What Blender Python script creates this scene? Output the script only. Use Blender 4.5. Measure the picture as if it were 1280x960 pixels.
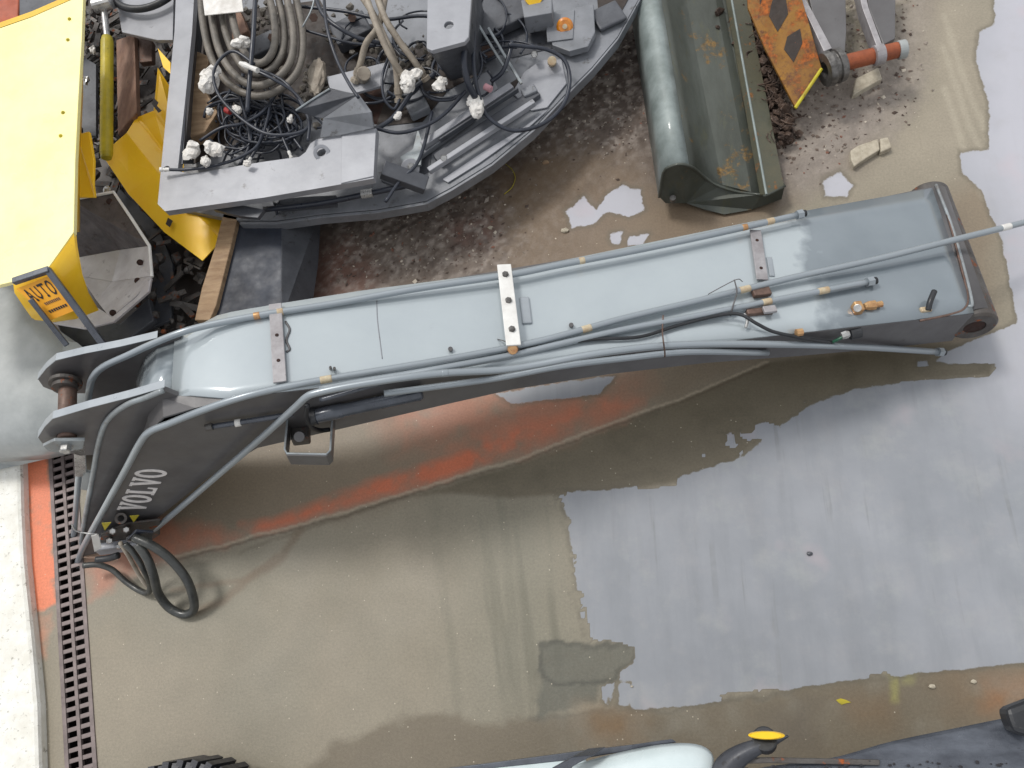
import bpy, bmesh, math, random
import numpy as np
from mathutils import Vector, Matrix
from mathutils.geometry import tessellate_polygon
random.seed(7); rng = np.random.default_rng(7)
scene = bpy.context.scene
for o in list(bpy.data.objects): bpy.data.objects.remove(o)

# ------------------------------------------------------------------ camera
FOC = 1000.0; CAMH = 4.6
_d = np.array([800-640, -(850-480), -FOC]); _d /= np.linalg.norm(_d)
_up = -_d; _X = np.array([1., 0, 0]) - _up[0]*_up; _X /= np.linalg.norm(_X); _Y = np.cross(_up, _X)
ROT = np.array([_X, _Y, _up]); CAM = np.array([0, 0, CAMH])
cd = bpy.data.cameras.new('camera'); cam = bpy.data.objects.new('camera', cd)
scene.collection.objects.link(cam); scene.camera = cam
cd.sensor_width = 36; cd.lens = 36*FOC/1280; cd.clip_end = 500; cd.clip_start = 0.02
cam.matrix_world = Matrix([list(ROT[0])+[0], list(ROT[1])+[0], list(ROT[2])+[CAMH], [0, 0, 0, 1]])

# ------------------------------------------------------------------ sky and sun
SUN_EL, SUN_AZ = math.radians(60), math.radians(-48)      # azimuth from +Y, clockwise positive
w = bpy.data.worlds.new('World'); scene.world = w; w.use_nodes = True
nt = w.node_tree; nt.nodes.clear()
sky = nt.nodes.new('ShaderNodeTexSky'); sky.sky_type = 'NISHITA'; sky.sun_disc = False
sky.sun_elevation = SUN_EL; sky.sun_rotation = SUN_AZ; sky.air_density = 1.2; sky.dust_density = 6; sky.ozone_density = 1.5
hs = nt.nodes.new('ShaderNodeHueSaturation'); hs.inputs['Saturation'].default_value = 0.22; hs.inputs['Value'].default_value = 1.0
mx = nt.nodes.new('ShaderNodeMix'); mx.data_type = 'RGBA'; mx.inputs[0].default_value = 0.6
mx.inputs[7].default_value = (8.5, 8.65, 8.9, 1)             # even layer of bright cloud
bg = nt.nodes.new('ShaderNodeBackground'); bg.inputs[1].default_value = 0.117
ow = nt.nodes.new('ShaderNodeOutputWorld')
nt.links.new(sky.outputs[0], hs.inputs['Color']); nt.links.new(hs.outputs[0], mx.inputs[6])
nt.links.new(mx.outputs[2], bg.inputs[0]); nt.links.new(bg.outputs[0], ow.inputs[0])
sl = bpy.data.lights.new('sun', 'SUN'); sl.energy = 1.6; sl.angle = math.radians(11); sl.color = (1, .96, .9)
so = bpy.data.objects.new('sun', sl); scene.collection.objects.link(so)
_sd = Vector((math.sin(SUN_AZ)*math.cos(SUN_EL), math.cos(SUN_AZ)*math.cos(SUN_EL), math.sin(SUN_EL)))
so.rotation_euler = _sd.to_track_quat('Z', 'Y').to_euler()
scene.view_settings.view_transform = 'Standard'; scene.view_settings.look = 'None'
scene.view_settings.exposure = 0.0; scene.view_settings.gamma = 1

# ------------------------------------------------------------------ helpers
def _ray(px, py): return ROT @ np.array([px-640, -(py-480), -FOC])
def at(px, py, z=0.0):
    r = _ray(px, py); return Vector(CAM + (z-CAMH)/r[2]*r)
def atm(pts): return [at(*p) for p in pts]
def lin(r, g, b):
    f = lambda c: ((c/255+.055)/1.055)**2.4 if c > 10 else c/255/12.92
    return (f(r), f(g), f(b), 1)
def root(name, label, cat, loc, group=None):
    o = bpy.data.objects.new(name, None); scene.collection.objects.link(o)
    o.location = loc; o.empty_display_size = .1
    o['label'] = label; o['category'] = cat
    if group: o['group'] = group
    ROOTLOC[o.name] = Vector(loc); return o
ROOTLOC = {}
def wl(o): return ROOTLOC.get(o.name, Vector((0, 0, 0))) if o else Vector((0, 0, 0))
def link(name, me, m, parent=None, base=None):
    o = bpy.data.objects.new(name, me); scene.collection.objects.link(o)
    if m: me.materials.append(m)
    off = wl(parent)
    if parent is None and base is not None: off = Vector(base)
    if off.length > 0: me.transform(Matrix.Translation(-off))
    if parent: o.parent = parent; ROOTLOC[o.name] = wl(parent)
    elif base is not None: o.location = off; ROOTLOC[o.name] = off
    return o
def mk(name, V, F, m, parent=None, smooth=False, bevel=0, base=None, label=None):
    me = bpy.data.meshes.new(name); me.from_pydata([tuple(v) for v in V], [], F); me.validate()
    bm = bmesh.new(); bm.from_mesh(me); bmesh.ops.recalc_face_normals(bm, faces=bm.faces); bm.to_mesh(me); bm.free()
    if smooth: me.polygons.foreach_set('use_smooth', [True]*len(me.polygons))
    o = link(name, me, m, parent, base)
    if bevel:
        b = o.modifiers.new('bevel', 'BEVEL'); b.width = bevel; b.segments = 2; b.limit_method = 'ANGLE'; b.angle_limit = math.radians(35)
    if label: o['label'] = label
    return o
def tag(o, label, cat, group=None):
    o['label'] = label; o['category'] = cat
    if group: o['group'] = group
    return o
class G:                                                     # geometry collector
    def __init__(s): s.V = []; s.F = []
    def add(s, V, F):
        n = len(s.V); s.V += [tuple(v) for v in V]; s.F += [tuple(i+n for i in f) for f in F]; return s
def g_plate(loops, nrm, th):
    """polygon with holes, pushed along -nrm by th"""
    loops = [[Vector(p) for p in l] for l in loops]; nrm = Vector(nrm).normalized()
    tris = tessellate_polygon(loops); flat = [p for l in loops for p in l]; n = len(flat)
    V = flat + [p - nrm*th for p in flat]; F = [tuple(t) for t in tris] + [(t[0]+n, t[2]+n, t[1]+n) for t in tris]
    k = 0
    for l in loops:
        m = len(l)
        for i in range(m): a, b = k+i, k+(i+1) % m; F.append((a, b, b+n, a+n))
        k += m
    return V, F
def circ(c, u, v, r, n=16): return [Vector(c)+Vector(u)*r*math.cos(2*math.pi*i/n)+Vector(v)*r*math.sin(2*math.pi*i/n) for i in range(n)]
def spline(P, sub=6, closed=False):
    P = [Vector(p) for p in P]; n = len(P); out = []
    rngi = range(n if closed else n-1)
    for i in rngi:
        p1, p2 = P[i], P[(i+1) % n]
        p0 = P[i-1] if (i > 0 or closed) else p1*2-p2
        p3 = P[(i+2) % n] if (i+2 < n or closed) else p2*2-p1
        for k in range(sub):
            t = k/sub
            out.append(.5*((2*p1)+(p2-p0)*t+(2*p0-5*p1+4*p2-p3)*t*t+(3*p1-p0-3*p2+p3)*t**3))
    if not closed: out.append(P[-1])
    return out
def g_tube(P, r, seg=10, sub=6, cap=True, raw=False):
    pts = [Vector(p) for p in P] if raw else spline(P, sub)
    V = []; F = []; T = []
    for i in range(len(pts)):
        a = pts[max(i-1, 0)]; b = pts[min(i+1, len(pts)-1)]; T.append((b-a).normalized())
    u = T[0].orthogonal().normalized()
    for i, p in enumerate(pts):
        u = (u - T[i]*u.dot(T[i])).normalized(); v = T[i].cross(u)
        rr = r(i/(len(pts)-1)) if callable(r) else r
        V += [p+u*rr*math.cos(2*math.pi*k/seg)+v*rr*math.sin(2*math.pi*k/seg) for k in range(seg)]
    for i in range(len(pts)-1):
        for k in range(seg):
            a = i*seg+k; b = i*seg+(k+1) % seg; F.append((a, b, b+seg, a+seg))
    if cap: F.append(tuple(range(seg))); F.append(tuple(range(len(V)-seg, len(V))))
    return V, F
def g_lathe(p, q, prof, seg=20, close=False):
    """prof: (t along p->q, radius)"""
    p = Vector(p); q = Vector(q); T = (q-p).normalized(); u = T.orthogonal().normalized(); v = T.cross(u); V = []; F = []
    for t, r in prof:
        c = p+(q-p)*t; V += [c+u*r*math.cos(2*math.pi*k/seg)+v*r*math.sin(2*math.pi*k/seg) for k in range(seg)]
    n = len(prof)
    for i in range(n if close else n-1):
        for k in range(seg):
            a = i*seg+k; b = i*seg+(k+1) % seg; j = ((i+1) % n)*seg
            F.append((a, b, j+(k+1) % seg, j+k))
    if not close: F.append(tuple(range(seg))); F.append(tuple(range((n-1)*seg, n*seg)))
    return V, F
def cylinder(p, q, r, seg=20, c=.1): return g_lathe(p, q, [(0, r*(1-c)), (.04, r), (.96, r), (1, r*(1-c))], seg)
def g_box(c, u, v, n, a, b, h):
    c, u, v, n = map(Vector, (c, u, v, n))
    V = [c+u*x*a/2+v*y*b/2+n*z*h/2 for z in (-1, 1) for x, y in ((-1, -1), (1, -1), (1, 1), (-1, 1))]
    return V, [(0, 3, 2, 1), (4, 5, 6, 7), (0, 1, 5, 4), (1, 2, 6, 5), (2, 3, 7, 6), (3, 0, 4, 7)]
def g_bar(p, q, a, b, up=(0, 0, 1)):
    p = Vector(p); q = Vector(q); t = (q-p).normalized(); s = t.cross(Vector(up)).normalized(); n = s.cross(t)
    return g_box((p+q)/2, t, s, n, (q-p).length, a, b)
def g_ico(c, r, sub=1, jit=.2, sq=(1, 1, 1)):
    bm = bmesh.new(); bmesh.ops.create_icosphere(bm, subdivisions=sub, radius=1)
    V = [Vector(c)+Vector((v.co.x*sq[0], v.co.y*sq[1], v.co.z*sq[2]))*r*(1+random.uniform(-jit, jit)) for v in bm.verts]
    F = [tuple(v.index for v in f.verts) for f in bm.faces]; bm.free(); return V, F
def g_loft(A, B, th=0, n=None):
    """sheet between polylines A and B; th>0 gives it thickness along -n"""
    A = [Vector(p) for p in A]; B = [Vector(p) for p in B]; k = len(A); V = A+B
    F = [(i, i+1, k+i+1, k+i) for i in range(k-1)]
    if th:
        n = Vector(n); m = len(V); V = V+[p-n*th for p in V]; F += [tuple(m+i for i in reversed(f)) for f in F]
        F += [(i, m+i, m+i+1, i+1) for i in range(k-1)]+[(k+i, k+i+1, m+k+i+1, m+k+i) for i in range(k-1)]
        F += [(0, k, m+k, m), (k-1, m+k-1, m+2*k-1, 2*k-1)]
    return V, F

# ------------------------------------------------------------------ materials
def mat(name, c1, c2=None, scale=4., rough=.5, metal=0., rust=0., dirt=0., bump=.15, bscale=60., coat=0., rustcol=(115, 62, 30), dirtcol=(60, 50, 42), rvar=.12, detail=True, streak=None):
    m = bpy.data.materials.new(name); m.use_nodes = True; t = m.node_tree; N = t.nodes; L = t.links; p = N['Principled BSDF']
    tc = N.new('ShaderNodeTexCoord'); src = tc.outputs['Object']
    if streak:
        mp = N.new('ShaderNodeMapping'); mp.inputs['Scale'].default_value = streak; L.new(src, mp.inputs[0]); src2 = mp.outputs[0]
    else: src2 = src
    def noise(sc, det=5, r=.6, s=None):
        n = N.new('ShaderNodeTexNoise'); n.inputs['Scale'].default_value = sc; n.inputs['Detail'].default_value = det; n.inputs['Roughness'].default_value = r
        L.new(s or src, n.inputs['Vector']); return n.outputs['Fac']
    def ramp(f, a, b, ca=0., cb=1.):
        r = N.new('ShaderNodeMapRange'); r.inputs[1].default_value = a; r.inputs[2].default_value = b; r.inputs[3].default_value = ca; r.inputs[4].default_value = cb; L.new(f, r.inputs[0]); return r.outputs[0]
    def mix(f, a, b):
        x = N.new('ShaderNodeMix'); x.data_type = 'RGBA'; L.new(f, x.inputs[0])
        for s, i in ((a, 6), (b, 7)):
            if isinstance(s, tuple): x.inputs[i].default_value = s
            else: L.new(s, x.inputs[i])
        return x.outputs[2]
    A = lin(*c1); Bc = lin(*(c2 or [int(c*.82) for c in c1]))
    col = mix(ramp(noise(scale, 6, .65, src2), .35, .65), A, Bc)
    rf = ramp(noise(scale*2.3), .3, .7, max(rough-rvar, .03), min(rough+rvar, 1))
    if dirt:
        f = ramp(noise(scale*3.1, 8, .75, src2), .72-dirt*.35, .80-dirt*.25); col = mix(f, col, lin(*dirtcol))
    if rust:
        f = ramp(noise(scale*1.7+1.3, 9, .72), .74-rust*.38, .78-rust*.3)
        rc = mix(ramp(noise(40), .4, .6), lin(*rustcol), lin(*[min(255, int(c*1.45)) for c in rustcol])); col = mix(f, col, rc)
        x = N.new('ShaderNodeMix'); L.new(f, x.inputs[0]); L.new(rf, x.inputs[2]); x.inputs[3].default_value = .85; rf = x.outputs[0]
    L.new(col, p.inputs['Base Color']); L.new(rf, p.inputs['Roughness']); p.inputs['Metallic'].default_value = metal
    p.inputs['Coat Weight'].default_value = coat; p.inputs['Coat Roughness'].default_value = .08
    if bump:
        b = N.new('ShaderNodeBump'); b.inputs['Strength'].default_value = bump; b.inputs['Distance'].default_value = .004
        L.new(noise(bscale, 6, .7), b.inputs['Height']); L.new(b.outputs[0], p.inputs['Normal'])
    return m
M = dict(
 side=mat('side_paint_shaded', (98, 97, 98), (84, 82, 83), 3, .45, .1, dirt=.25, dirtcol=(70, 66, 62), bump=.1, coat=.2),  # boom paint darkened for its shaded faces; plain grey on other parts
 boomgrey=mat('boom_paint', (162, 169, 175), (144, 151, 157), 3, .38, .15, dirt=.2, dirtcol=(104, 106, 104), bump=.08, coat=.3),
 pipe=mat('pipe_paint', (152, 160, 166), (144, 152, 158), 1, .32, .3, bump=0, coat=.1, rvar=.02),
 rim=mat('rim_paint', (152, 160, 164), (128, 132, 134), 9, .4, .2, dirt=.45, dirtcol=(120, 112, 100), bump=.2),
 rustysteel=mat('rusty_grey_steel', (92, 90, 88), (72, 66, 62), 8, .5, .3, rust=.45, dirt=.4, bump=.5),
 brown=mat('brown_metal', (120, 98, 88), (88, 70, 62), 14, .55, .3, rust=.35, bump=.4),
 clamp=mat('clamp_metal', (166, 164, 166), (140, 136, 138), 12, .4, .2, rust=.08, dirt=.3, bump=.2),
 white=mat('white_metal', (225, 225, 222), (206, 204, 200), 10, .4, 0, dirt=.12, dirtcol=(150, 140, 128), bump=.15),
 zinc=mat('zinc', (190, 190, 188), (150, 150, 150), 16, .3, .6, dirt=.3, bump=.2),
 bolt=mat('bolt_metal', (120, 118, 116), (84, 82, 80), 30, .4, .6, rust=.15, bump=.2),
 dark=mat('dark_tube', (82, 87, 96), (62, 66, 74), 6, .3, .2, dirt=.2, coat=.3),
 black=mat('black_rubber', (44, 46, 50), (30, 32, 35), 8, .45, 0, dirt=.3, dirtcol=(96, 92, 86), bump=.2),
 cable=mat('cable_rubber', (50, 55, 66), (36, 40, 50), 8, .35, 0, bump=.1),
 hose=mat('grey_hose', (122, 116, 108), (92, 88, 82), 10, .5, 0, dirt=.4, dirtcol=(70, 64, 58), bump=.4, bscale=120),
 beige=mat('beige_hose', (165, 156, 142), (130, 120, 108), 10, .6, 0, dirt=.4, dirtcol=(90, 80, 70), bump=.4),
 loop=mat('worn_hose', (66, 68, 66), (44, 46, 46), 14, .38, 0, dirt=.35, dirtcol=(120, 116, 104), bump=.3, coat=.2),
 wrap=mat('white_wrap', (228, 226, 222), (196, 192, 186), 14, .55, 0, dirt=.2, dirtcol=(140, 132, 122), bump=.9, bscale=45),
 frame=mat('frame_grey', (158, 160, 166), (138, 140, 146), 3, .4, .05, dirt=.3, dirtcol=(100, 98, 96), bump=.15, coat=.25),
 frame2=mat('frame_mid', (128, 131, 137), (104, 107, 112), 4, .42, .05, dirt=.4, dirtcol=(66, 64, 62), rust=.08, bump=.2, coat=.2),
 frame3=mat('frame_dark', (84, 87, 93), (64, 66, 72), 5, .45, .1, dirt=.4, dirtcol=(44, 42, 42), rust=.15, bump=.3),
 hole=mat('hole_rust_and_shade', (56, 30, 20), (34, 20, 16), 20, .8, 0, bump=.3),
 yellow=mat('yellow_panel_overlit', (255, 243, 160), (255, 246, 180), 2, .3, 0, dirt=.02, dirtcol=(190, 180, 110), bump=.04, coat=.5),  # cover's yellow painted paler for its overlit face
 yellow2=mat('yellow_paint', (255, 208, 44), (252, 198, 34), 4, .4, 0, dirt=.15, dirtcol=(150, 112, 20), rust=.05, bump=.15, coat=.3),
 yellowdull=mat('yellow_dull', (196, 178, 40), (150, 140, 40), 5, .45, 0, dirt=.3, bump=.2),
 worny=mat('worn_yellow', (152, 106, 26), (104, 66, 26), 4, .6, 0, dirt=.62, dirtcol=(88, 48, 24), rust=.6, rustcol=(120, 66, 26), bump=.5),
 lime=mat('lime_edge', (190, 180, 40), (160, 140, 40), 8, .6, 0, dirt=.3),
 blackpaint_shade=mat('black_paint_and_shade', (50, 38, 30), (36, 28, 24), 12, .6, 0, rust=.2, bump=.3),  # black of the worn diamonds; also paints shade in the frame's gaps
 plaque=mat('plaque', (236, 170, 40), (232, 158, 34), 6, .45, 0, bump=.05),
 orange=mat('orange_lens', (186, 108, 14), (214, 136, 30), 30, .2, 0, bump=.2, coat=.8),
 brass=mat('brass', (206, 168, 120), (170, 120, 84), 20, .35, .6, dirt=.3, bump=.3),
 tape=mat('masking_tape', (196, 186, 160), (170, 146, 116), 20, .6, 0, dirt=.2, bump=.3),
 wood=mat('pale_wood', (172, 146, 116), (138, 112, 86), 5, .7, 0, dirt=.35, dirtcol=(104, 76, 52), bump=.5, streak=(1, 6, 1)),
 wood2=mat('weathered_wood', (146, 116, 98), (116, 88, 74), 5, .75, 0, dirt=.4, bump=.5, streak=(6, 1, 1)),
 green=mat('bucket_green', (80, 85, 79), (58, 62, 55), 2, .6, .08, rust=.42, rustcol=(92, 72, 40), dirt=.45, dirtcol=(76, 78, 62), bump=.3, coat=.2, streak=(2, .6, 1)),
 greenrim=mat('bucket_rim', (140, 150, 149), (108, 118, 116), 5, .55, .12, rust=.1, rustcol=(140, 110, 64), dirt=.3, dirtcol=(110, 120, 108), bump=.15, coat=.3),
 tank=mat('tank_shell', (166, 170, 170), (140, 145, 145), 3, .5, .05, dirt=.2, dirtcol=(160, 166, 166), bump=.1, coat=.3),
 castwhite=mat('pale_cast', (206, 204, 206), (182, 178, 180), 5, .4, .1, dirt=.35, dirtcol=(96, 90, 90), bump=.2),
 castdark=mat('dark_cast', (104, 98, 100), (70, 66, 68), 7, .5, .2, dirt=.5, dirtcol=(60, 50, 48), bump=.3),  # darker copy of the cast colour, used on the upper wall
 boxdark=mat('blue_black_sheet', (50, 56, 68), (36, 40, 50), 4, .55, .1, rust=.08, dirt=.2, bump=.1),
 mudmass=mat('mud_mass', (84, 66, 54), (50, 38, 32), 18, .8, 0, dirt=.5, dirtcol=(130, 116, 108), bump=1, bscale=80),
 lipmetal=mat('bucket_lip', (92, 88, 70), (76, 78, 66), 4, .5, .1, rust=.45, rustcol=(96, 66, 36), dirt=.4, bump=.4),
 rustpin=mat('rusty_pin', (160, 86, 52), (124, 66, 42), 12, .5, .2, rust=.3, bump=.3),
 stone=mat('pale_stone', (188, 180, 162), (158, 149, 132), 20, .8, 0, dirt=.3, bump=.8),
 kerb=mat('white_kerb', (238, 238, 232), (218, 216, 206), 9, .6, 0, dirt=.42, dirtcol=(120, 114, 100), bump=.8, bscale=40),
 grate=mat('grate_metal', (128, 116, 114), (104, 94, 92), 10, .5, .2, dirt=.3, bump=.3),
 pit=mat('drain_pit', (40, 28, 26), (26, 20, 20), 10, .6, 0, bump=.5),
 tyre=mat('tyre_rubber', (60, 60, 66), (40, 42, 48), 6, .45, 0, dirt=.35, dirtcol=(120, 122, 140), bump=.5),
 fender=mat('white_fender', (212, 224, 226), (196, 210, 212), 3, .3, 0, dirt=.12, dirtcol=(170, 184, 186), bump=.05, coat=.5),
 scraped=mat('scraped_blue_sheet', (92, 97, 106), (66, 70, 78), 5, .22, .2, dirt=.35, dirtcol=(58, 60, 66), rust=.06, bump=.3, streak=(1, 3, 1)),
 capyel=mat('cap_yellow', (246, 200, 20), (236, 186, 14), 8, .35, 0, bump=.05, coat=.4),
 lettering=mat('white_lettering', (226, 222, 220), (200, 196, 196), 30, .5, 0, dirt=.15, bump=.05),
 ink=mat('dark_ink', (34, 32, 36), (28, 26, 30), 8, .5, 0, bump=0),
 greenplastic=mat('green_plastic', (40, 92, 70), (28, 70, 52), 8, .4, 0),
 redp=mat('red_plastic', (170, 50, 50), (140, 40, 40), 8, .4, 0),
)

# deck of the boom: paler tone paints the wet sky reflection over most of it, plain dull paint at the foot end
def deck_mat():
    m = mat('deck_paint', (176, 185, 189), (167, 176, 181), 1.2, .14, .15, dirt=.22, dirtcol=(158, 164, 167), bump=.03, coat=.6, rvar=.05)
    t = m.node_tree; N = t.nodes; L = t.links; p = N['Principled BSDF']
    at_ = N.new('ShaderNodeAttribute'); at_.attribute_name = 'foot'
    tc = N.new('ShaderNodeTexCoord'); n = N.new('ShaderNodeTexNoise'); n.inputs['Scale'].default_value = 7; n.inputs['Detail'].default_value = 6
    L.new(tc.outputs['Object'], n.inputs['Vector'])
    a = N.new('ShaderNodeMath'); a.operation = 'MULTIPLY_ADD'; L.new(n.outputs['Fac'], a.inputs[0]); a.inputs[1].default_value = .35; L.new(at_.outputs['Fac'], a.inputs[2])
    r = N.new('ShaderNodeMapRange'); r.inputs[1].default_value = .13; r.inputs[2].default_value = .23; L.new(a.outputs[0], r.inputs[0])
    n2 = N.new('ShaderNodeTexNoise'); n2.inputs['Scale'].default_value = 4; n2.inputs['Detail'].default_value = 8; L.new(tc.outputs['Object'], n2.inputs['Vector'])
    x2 = N.new('ShaderNodeMix'); x2.data_type = 'RGBA'; L.new(n2.outputs['Fac'], x2.inputs[0]); x2.inputs[6].default_value = lin(112, 122, 129); x2.inputs[7].default_value = lin(138, 147, 153)
    x = N.new('ShaderNodeMix'); x.data_type = 'RGBA'; L.new(r.outputs[0], x.inputs[0])
    old = p.inputs['Base Color'].links[0].from_socket; L.new(old, x.inputs[6]); L.new(x2.outputs[2], x.inputs[7]); L.new(x.outputs[2], p.inputs['Base Color'])
    return m
M['deck'] = deck_mat()

# ------------------------------------------------------------------ ground
def vnoise(x, y, sc, seed=0, octs=4, pers=.55):
    out = np.zeros_like(x); amp = 1; tot = 0
    for o in range(octs):
        g = np.random.default_rng(seed*31+o).random((256, 256)); u = x*sc*2**o+17.3*o+500; v = y*sc*2**o+9.1*o+500
        i = np.floor(u).astype(int); j = np.floor(v).astype(int); fu = u-i; fv = v-j; fu = fu*fu*(3-2*fu); fv = fv*fv*(3-2*fv)
        a = g[i % 256, j % 256]; b = g[(i+1) % 256, j % 256]; c = g[i % 256, (j+1) % 256]; d = g[(i+1) % 256, (j+1) % 256]
        out += amp*((a*(1-fu)+b*fu)*(1-fv)+(c*(1-fu)+d*fu)*fv); tot += amp; amp *= pers
    return out/tot*2-1
def sdf(X, Y, P):
    """signed distance (inside positive) to polygon P"""
    P = np.array(P, float); n = len(P); d = np.full(X.shape, 1e9); ins = np.zeros(X.shape, bool)
    for i in range(n):
        ax_, ay = P[i]; bx, by = P[(i+1) % n]; ex, ey = bx-ax_, by-ay
        t = np.clip(((X-ax_)*ex+(Y-ay)*ey)/(ex*ex+ey*ey+1e-9), 0, 1)
        d = np.minimum(d, (X-ax_-t*ex)**2+(Y-ay-t*ey)**2)
        c = ((ay > Y) != (by > Y)); xx = ax_+(Y-ay)*ex/np.where(abs(ey) < 1e-9, 1e-9, ey); ins ^= c & (X < xx)
    return np.where(ins, 1, -1)*np.sqrt(d)
GX0, GX1, GY0, GY1, GS = -6.2, 4.2, -1.6, 6.2, .0125
# drain in world coordinates
D_A = at(62, 585); D_B = at(82, 960); DU = (D_B-D_A).normalized(); DV = Vector((-DU.y, DU.x, 0))
if DV.x < 0: DV = -DV
DW = (at(118, 900)-D_A).dot(DV); DLEN = (D_B-D_A).length+.6
def build_ground():
    xs = np.arange(GX0, GX1+1e-6, GS); ys = np.arange(GY0, GY1+1e-6, GS)
    X, Y = np.meshgrid(xs, ys, indexing='ij'); nx, ny = X.shape
    c = np.stack([X, Y, np.full_like(X, -CAMH)], -1) @ ROT      # into camera space
    PX = 640+FOC*c[..., 0]/-c[..., 2]; PY = 480-FOC*c[..., 1]/-c[..., 2]
    n1 = vnoise(X, Y, 2.2, 1); n2 = vnoise(X, Y, 7, 2); n3 = vnoise(X, Y, 20, 3, 3); n4 = vnoise(X, Y, 1.1, 4)
    PXw = PX+n2*9+n3*5; PYw = PY+vnoise(X, Y, 7, 5)*9+vnoise(X, Y, 20, 6, 3)*5
    PXs = PX+n2*2.5+n3*1.5; PYs = PY+vnoise(X, Y, 7, 5)*2.5+vnoise(X, Y, 20, 6, 3)*1.5
    def softs(P, wd): return np.clip(sdf(PXs, PYs, P)/wd*.5+.5, 0, 1)
    def soft(P, wd): return np.clip(sdf(PXw, PYw, P)/wd*.5+.5, 0, 1)
    def C(r, g, b): return np.array(lin(r, g, b)[:3])
    col = np.empty(X.shape+(3,)); col[:] = C(133, 126, 110)
    def put(mask, cc): col[:] = col*(1-mask[..., None])+C(*cc)*mask[..., None]
    put(np.clip(n4+.5, 0, 1)*.7, (148, 138, 121)); put((n1*.5+.5)**2*.45, (122, 116, 101)); put(np.clip(vnoise(X, Y, .8, 43, 5)*1.6, 0, 1)*.4, (118, 118, 106)); put((vnoise(X, Y, 1.6, 41, 3)*.5+.5)**2*.3, (124, 120, 104))
    # greener damp band with long scrape streaks
    f = soft([(560, 600), (700, 600), (720, 700), (750, 820), (790, 900), (600, 900), (575, 800)], 60)
    put(f*.75, (124, 121, 106))
    st = vnoise(PX+PY*-.12, PY*.06, .06, 8, 3); put(f*np.clip(st*2.2-.2, 0, 1)*.75, (100, 98, 84))
    put(soft([(230, 640), (420, 600), (620, 580), (560, 660), (400, 720), (250, 730)], 60)*.35, (146, 140, 122))
    # darker band hugging the joint, under the boom
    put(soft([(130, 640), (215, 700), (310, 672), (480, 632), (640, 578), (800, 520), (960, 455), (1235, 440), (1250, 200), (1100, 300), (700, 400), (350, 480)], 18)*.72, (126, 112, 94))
    dark_band = np.clip(sdf(PXs, PYs, [(700, 560), (800, 520), (960, 452), (1180, 430), (1250, 430), (1238, 470), (1150, 474), (1075, 486), (1015, 507), (962, 542), (905, 586), (850, 602), (790, 612), (705, 618), (640, 622), (560, 616), (500, 622), (440, 640), (360, 668), (300, 690), (330, 678), (480, 632), (640, 582)])/3*.5+.5, 0, 1)
    put(dark_band*.85, (101, 93, 76)); put(dark_band*np.clip(n2*1.5, 0, 1)*.5, (88, 82, 66))
    put(np.clip(sdf(PXw, PYw, [(676, 806), (700, 802), (730, 806), (784, 808), (788, 828), (770, 846), (750, 852), (744, 878), (700, 886), (672, 900), (676, 850)])/3*.5+.5, 0, 1)*.85, (92, 92, 82))
    put(np.clip(1.4-np.abs(sdf(PXw, PYw, [(676, 806), (700, 802), (730, 806), (786, 808), (790, 828), (766, 848), (700, 850), (680, 846)]))/3, 0, 1)*.75, (70, 70, 62))
    # bottom dark wet strip
    put(soft([(370, 975), (420, 930), (480, 906), (545, 888), (600, 905), (690, 895), (760, 892), (870, 882), (960, 868), (1060, 850), (1150, 838), (1300, 825), (1300, 1100), (370, 1100)], 6)*.9, (106, 97, 81))
    put(np.clip(1.3-np.abs(sdf(PXw, PYw, [(400, 975), (430, 932), (480, 906), (545, 888), (600, 905), (690, 895), (760, 892), (870, 882), (960, 868), (1060, 850), (1150, 838), (1300, 825), (1300, 1100), (370, 1100)]))/3.5, 0, 1)*.5*(PX > 660), (88, 84, 74))
    put(soft([(1190, 850), (1300, 835), (1300, 900), (1200, 880)], 40)*.4, (130, 96, 60)); put(soft([(730, 890), (800, 890), (790, 930), (740, 930)], 26)*.5, (128, 92, 48)); put(soft([(1060, 880), (1110, 875), (1110, 900), (1070, 900)], 24)*.45, (120, 92, 60)); put(soft([(1240, 855), (1290, 850), (1290, 880), (1240, 880)], 22)*.6, (150, 96, 50))
    put(soft([(1112, 842), (1118, 842), (1120, 872), (1112, 872)], 6)*.5, (170, 170, 90)); put(soft([(1128, 832), (1146, 830), (1146, 850), (1130, 850)], 8)*.4, (165, 165, 100))
    put(soft([(700, 880), (1300, 835), (1300, 960), (700, 960)], 20)*np.clip(vnoise(X, Y, 5, 55, 4)*1.6, 0, 1)*.5, (128, 124, 112))
    put(soft([(960, 890), (1020, 880), (1020, 940), (960, 940)], 20)*.35, (82, 76, 70))
    # upper yard
    put(soft([(-200, -200), (420, -200), (400, 130), (420, 420), (240, 520), (120, 585), (-200, 520)], 30)*.95, (46, 36, 33))  # near-black ground paints the shade among the clutter
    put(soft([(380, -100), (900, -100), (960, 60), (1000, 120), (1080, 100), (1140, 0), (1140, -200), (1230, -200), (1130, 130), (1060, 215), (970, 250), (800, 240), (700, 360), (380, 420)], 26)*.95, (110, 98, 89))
    mudw = soft([(600, 210), (700, 185), (800, 190), (830, 240), (990, 250), (900, 320), (600, 380), (640, 300)], 22); put(mudw*.85, (114, 96, 76))
    put(soft([(400, -50), (810, -50), (850, 120), (820, 200), (700, 120), (640, 200), (400, 260)], 50)*.7, (66, 54, 48))
    put(soft([(375, 320), (430, 300), (470, 340), (450, 420), (380, 420)], 20)*.55, (116, 72, 58)); put(soft([(560, 280), (620, 270), (620, 300), (570, 310)], 14)*.4, (110, 62, 50))
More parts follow.
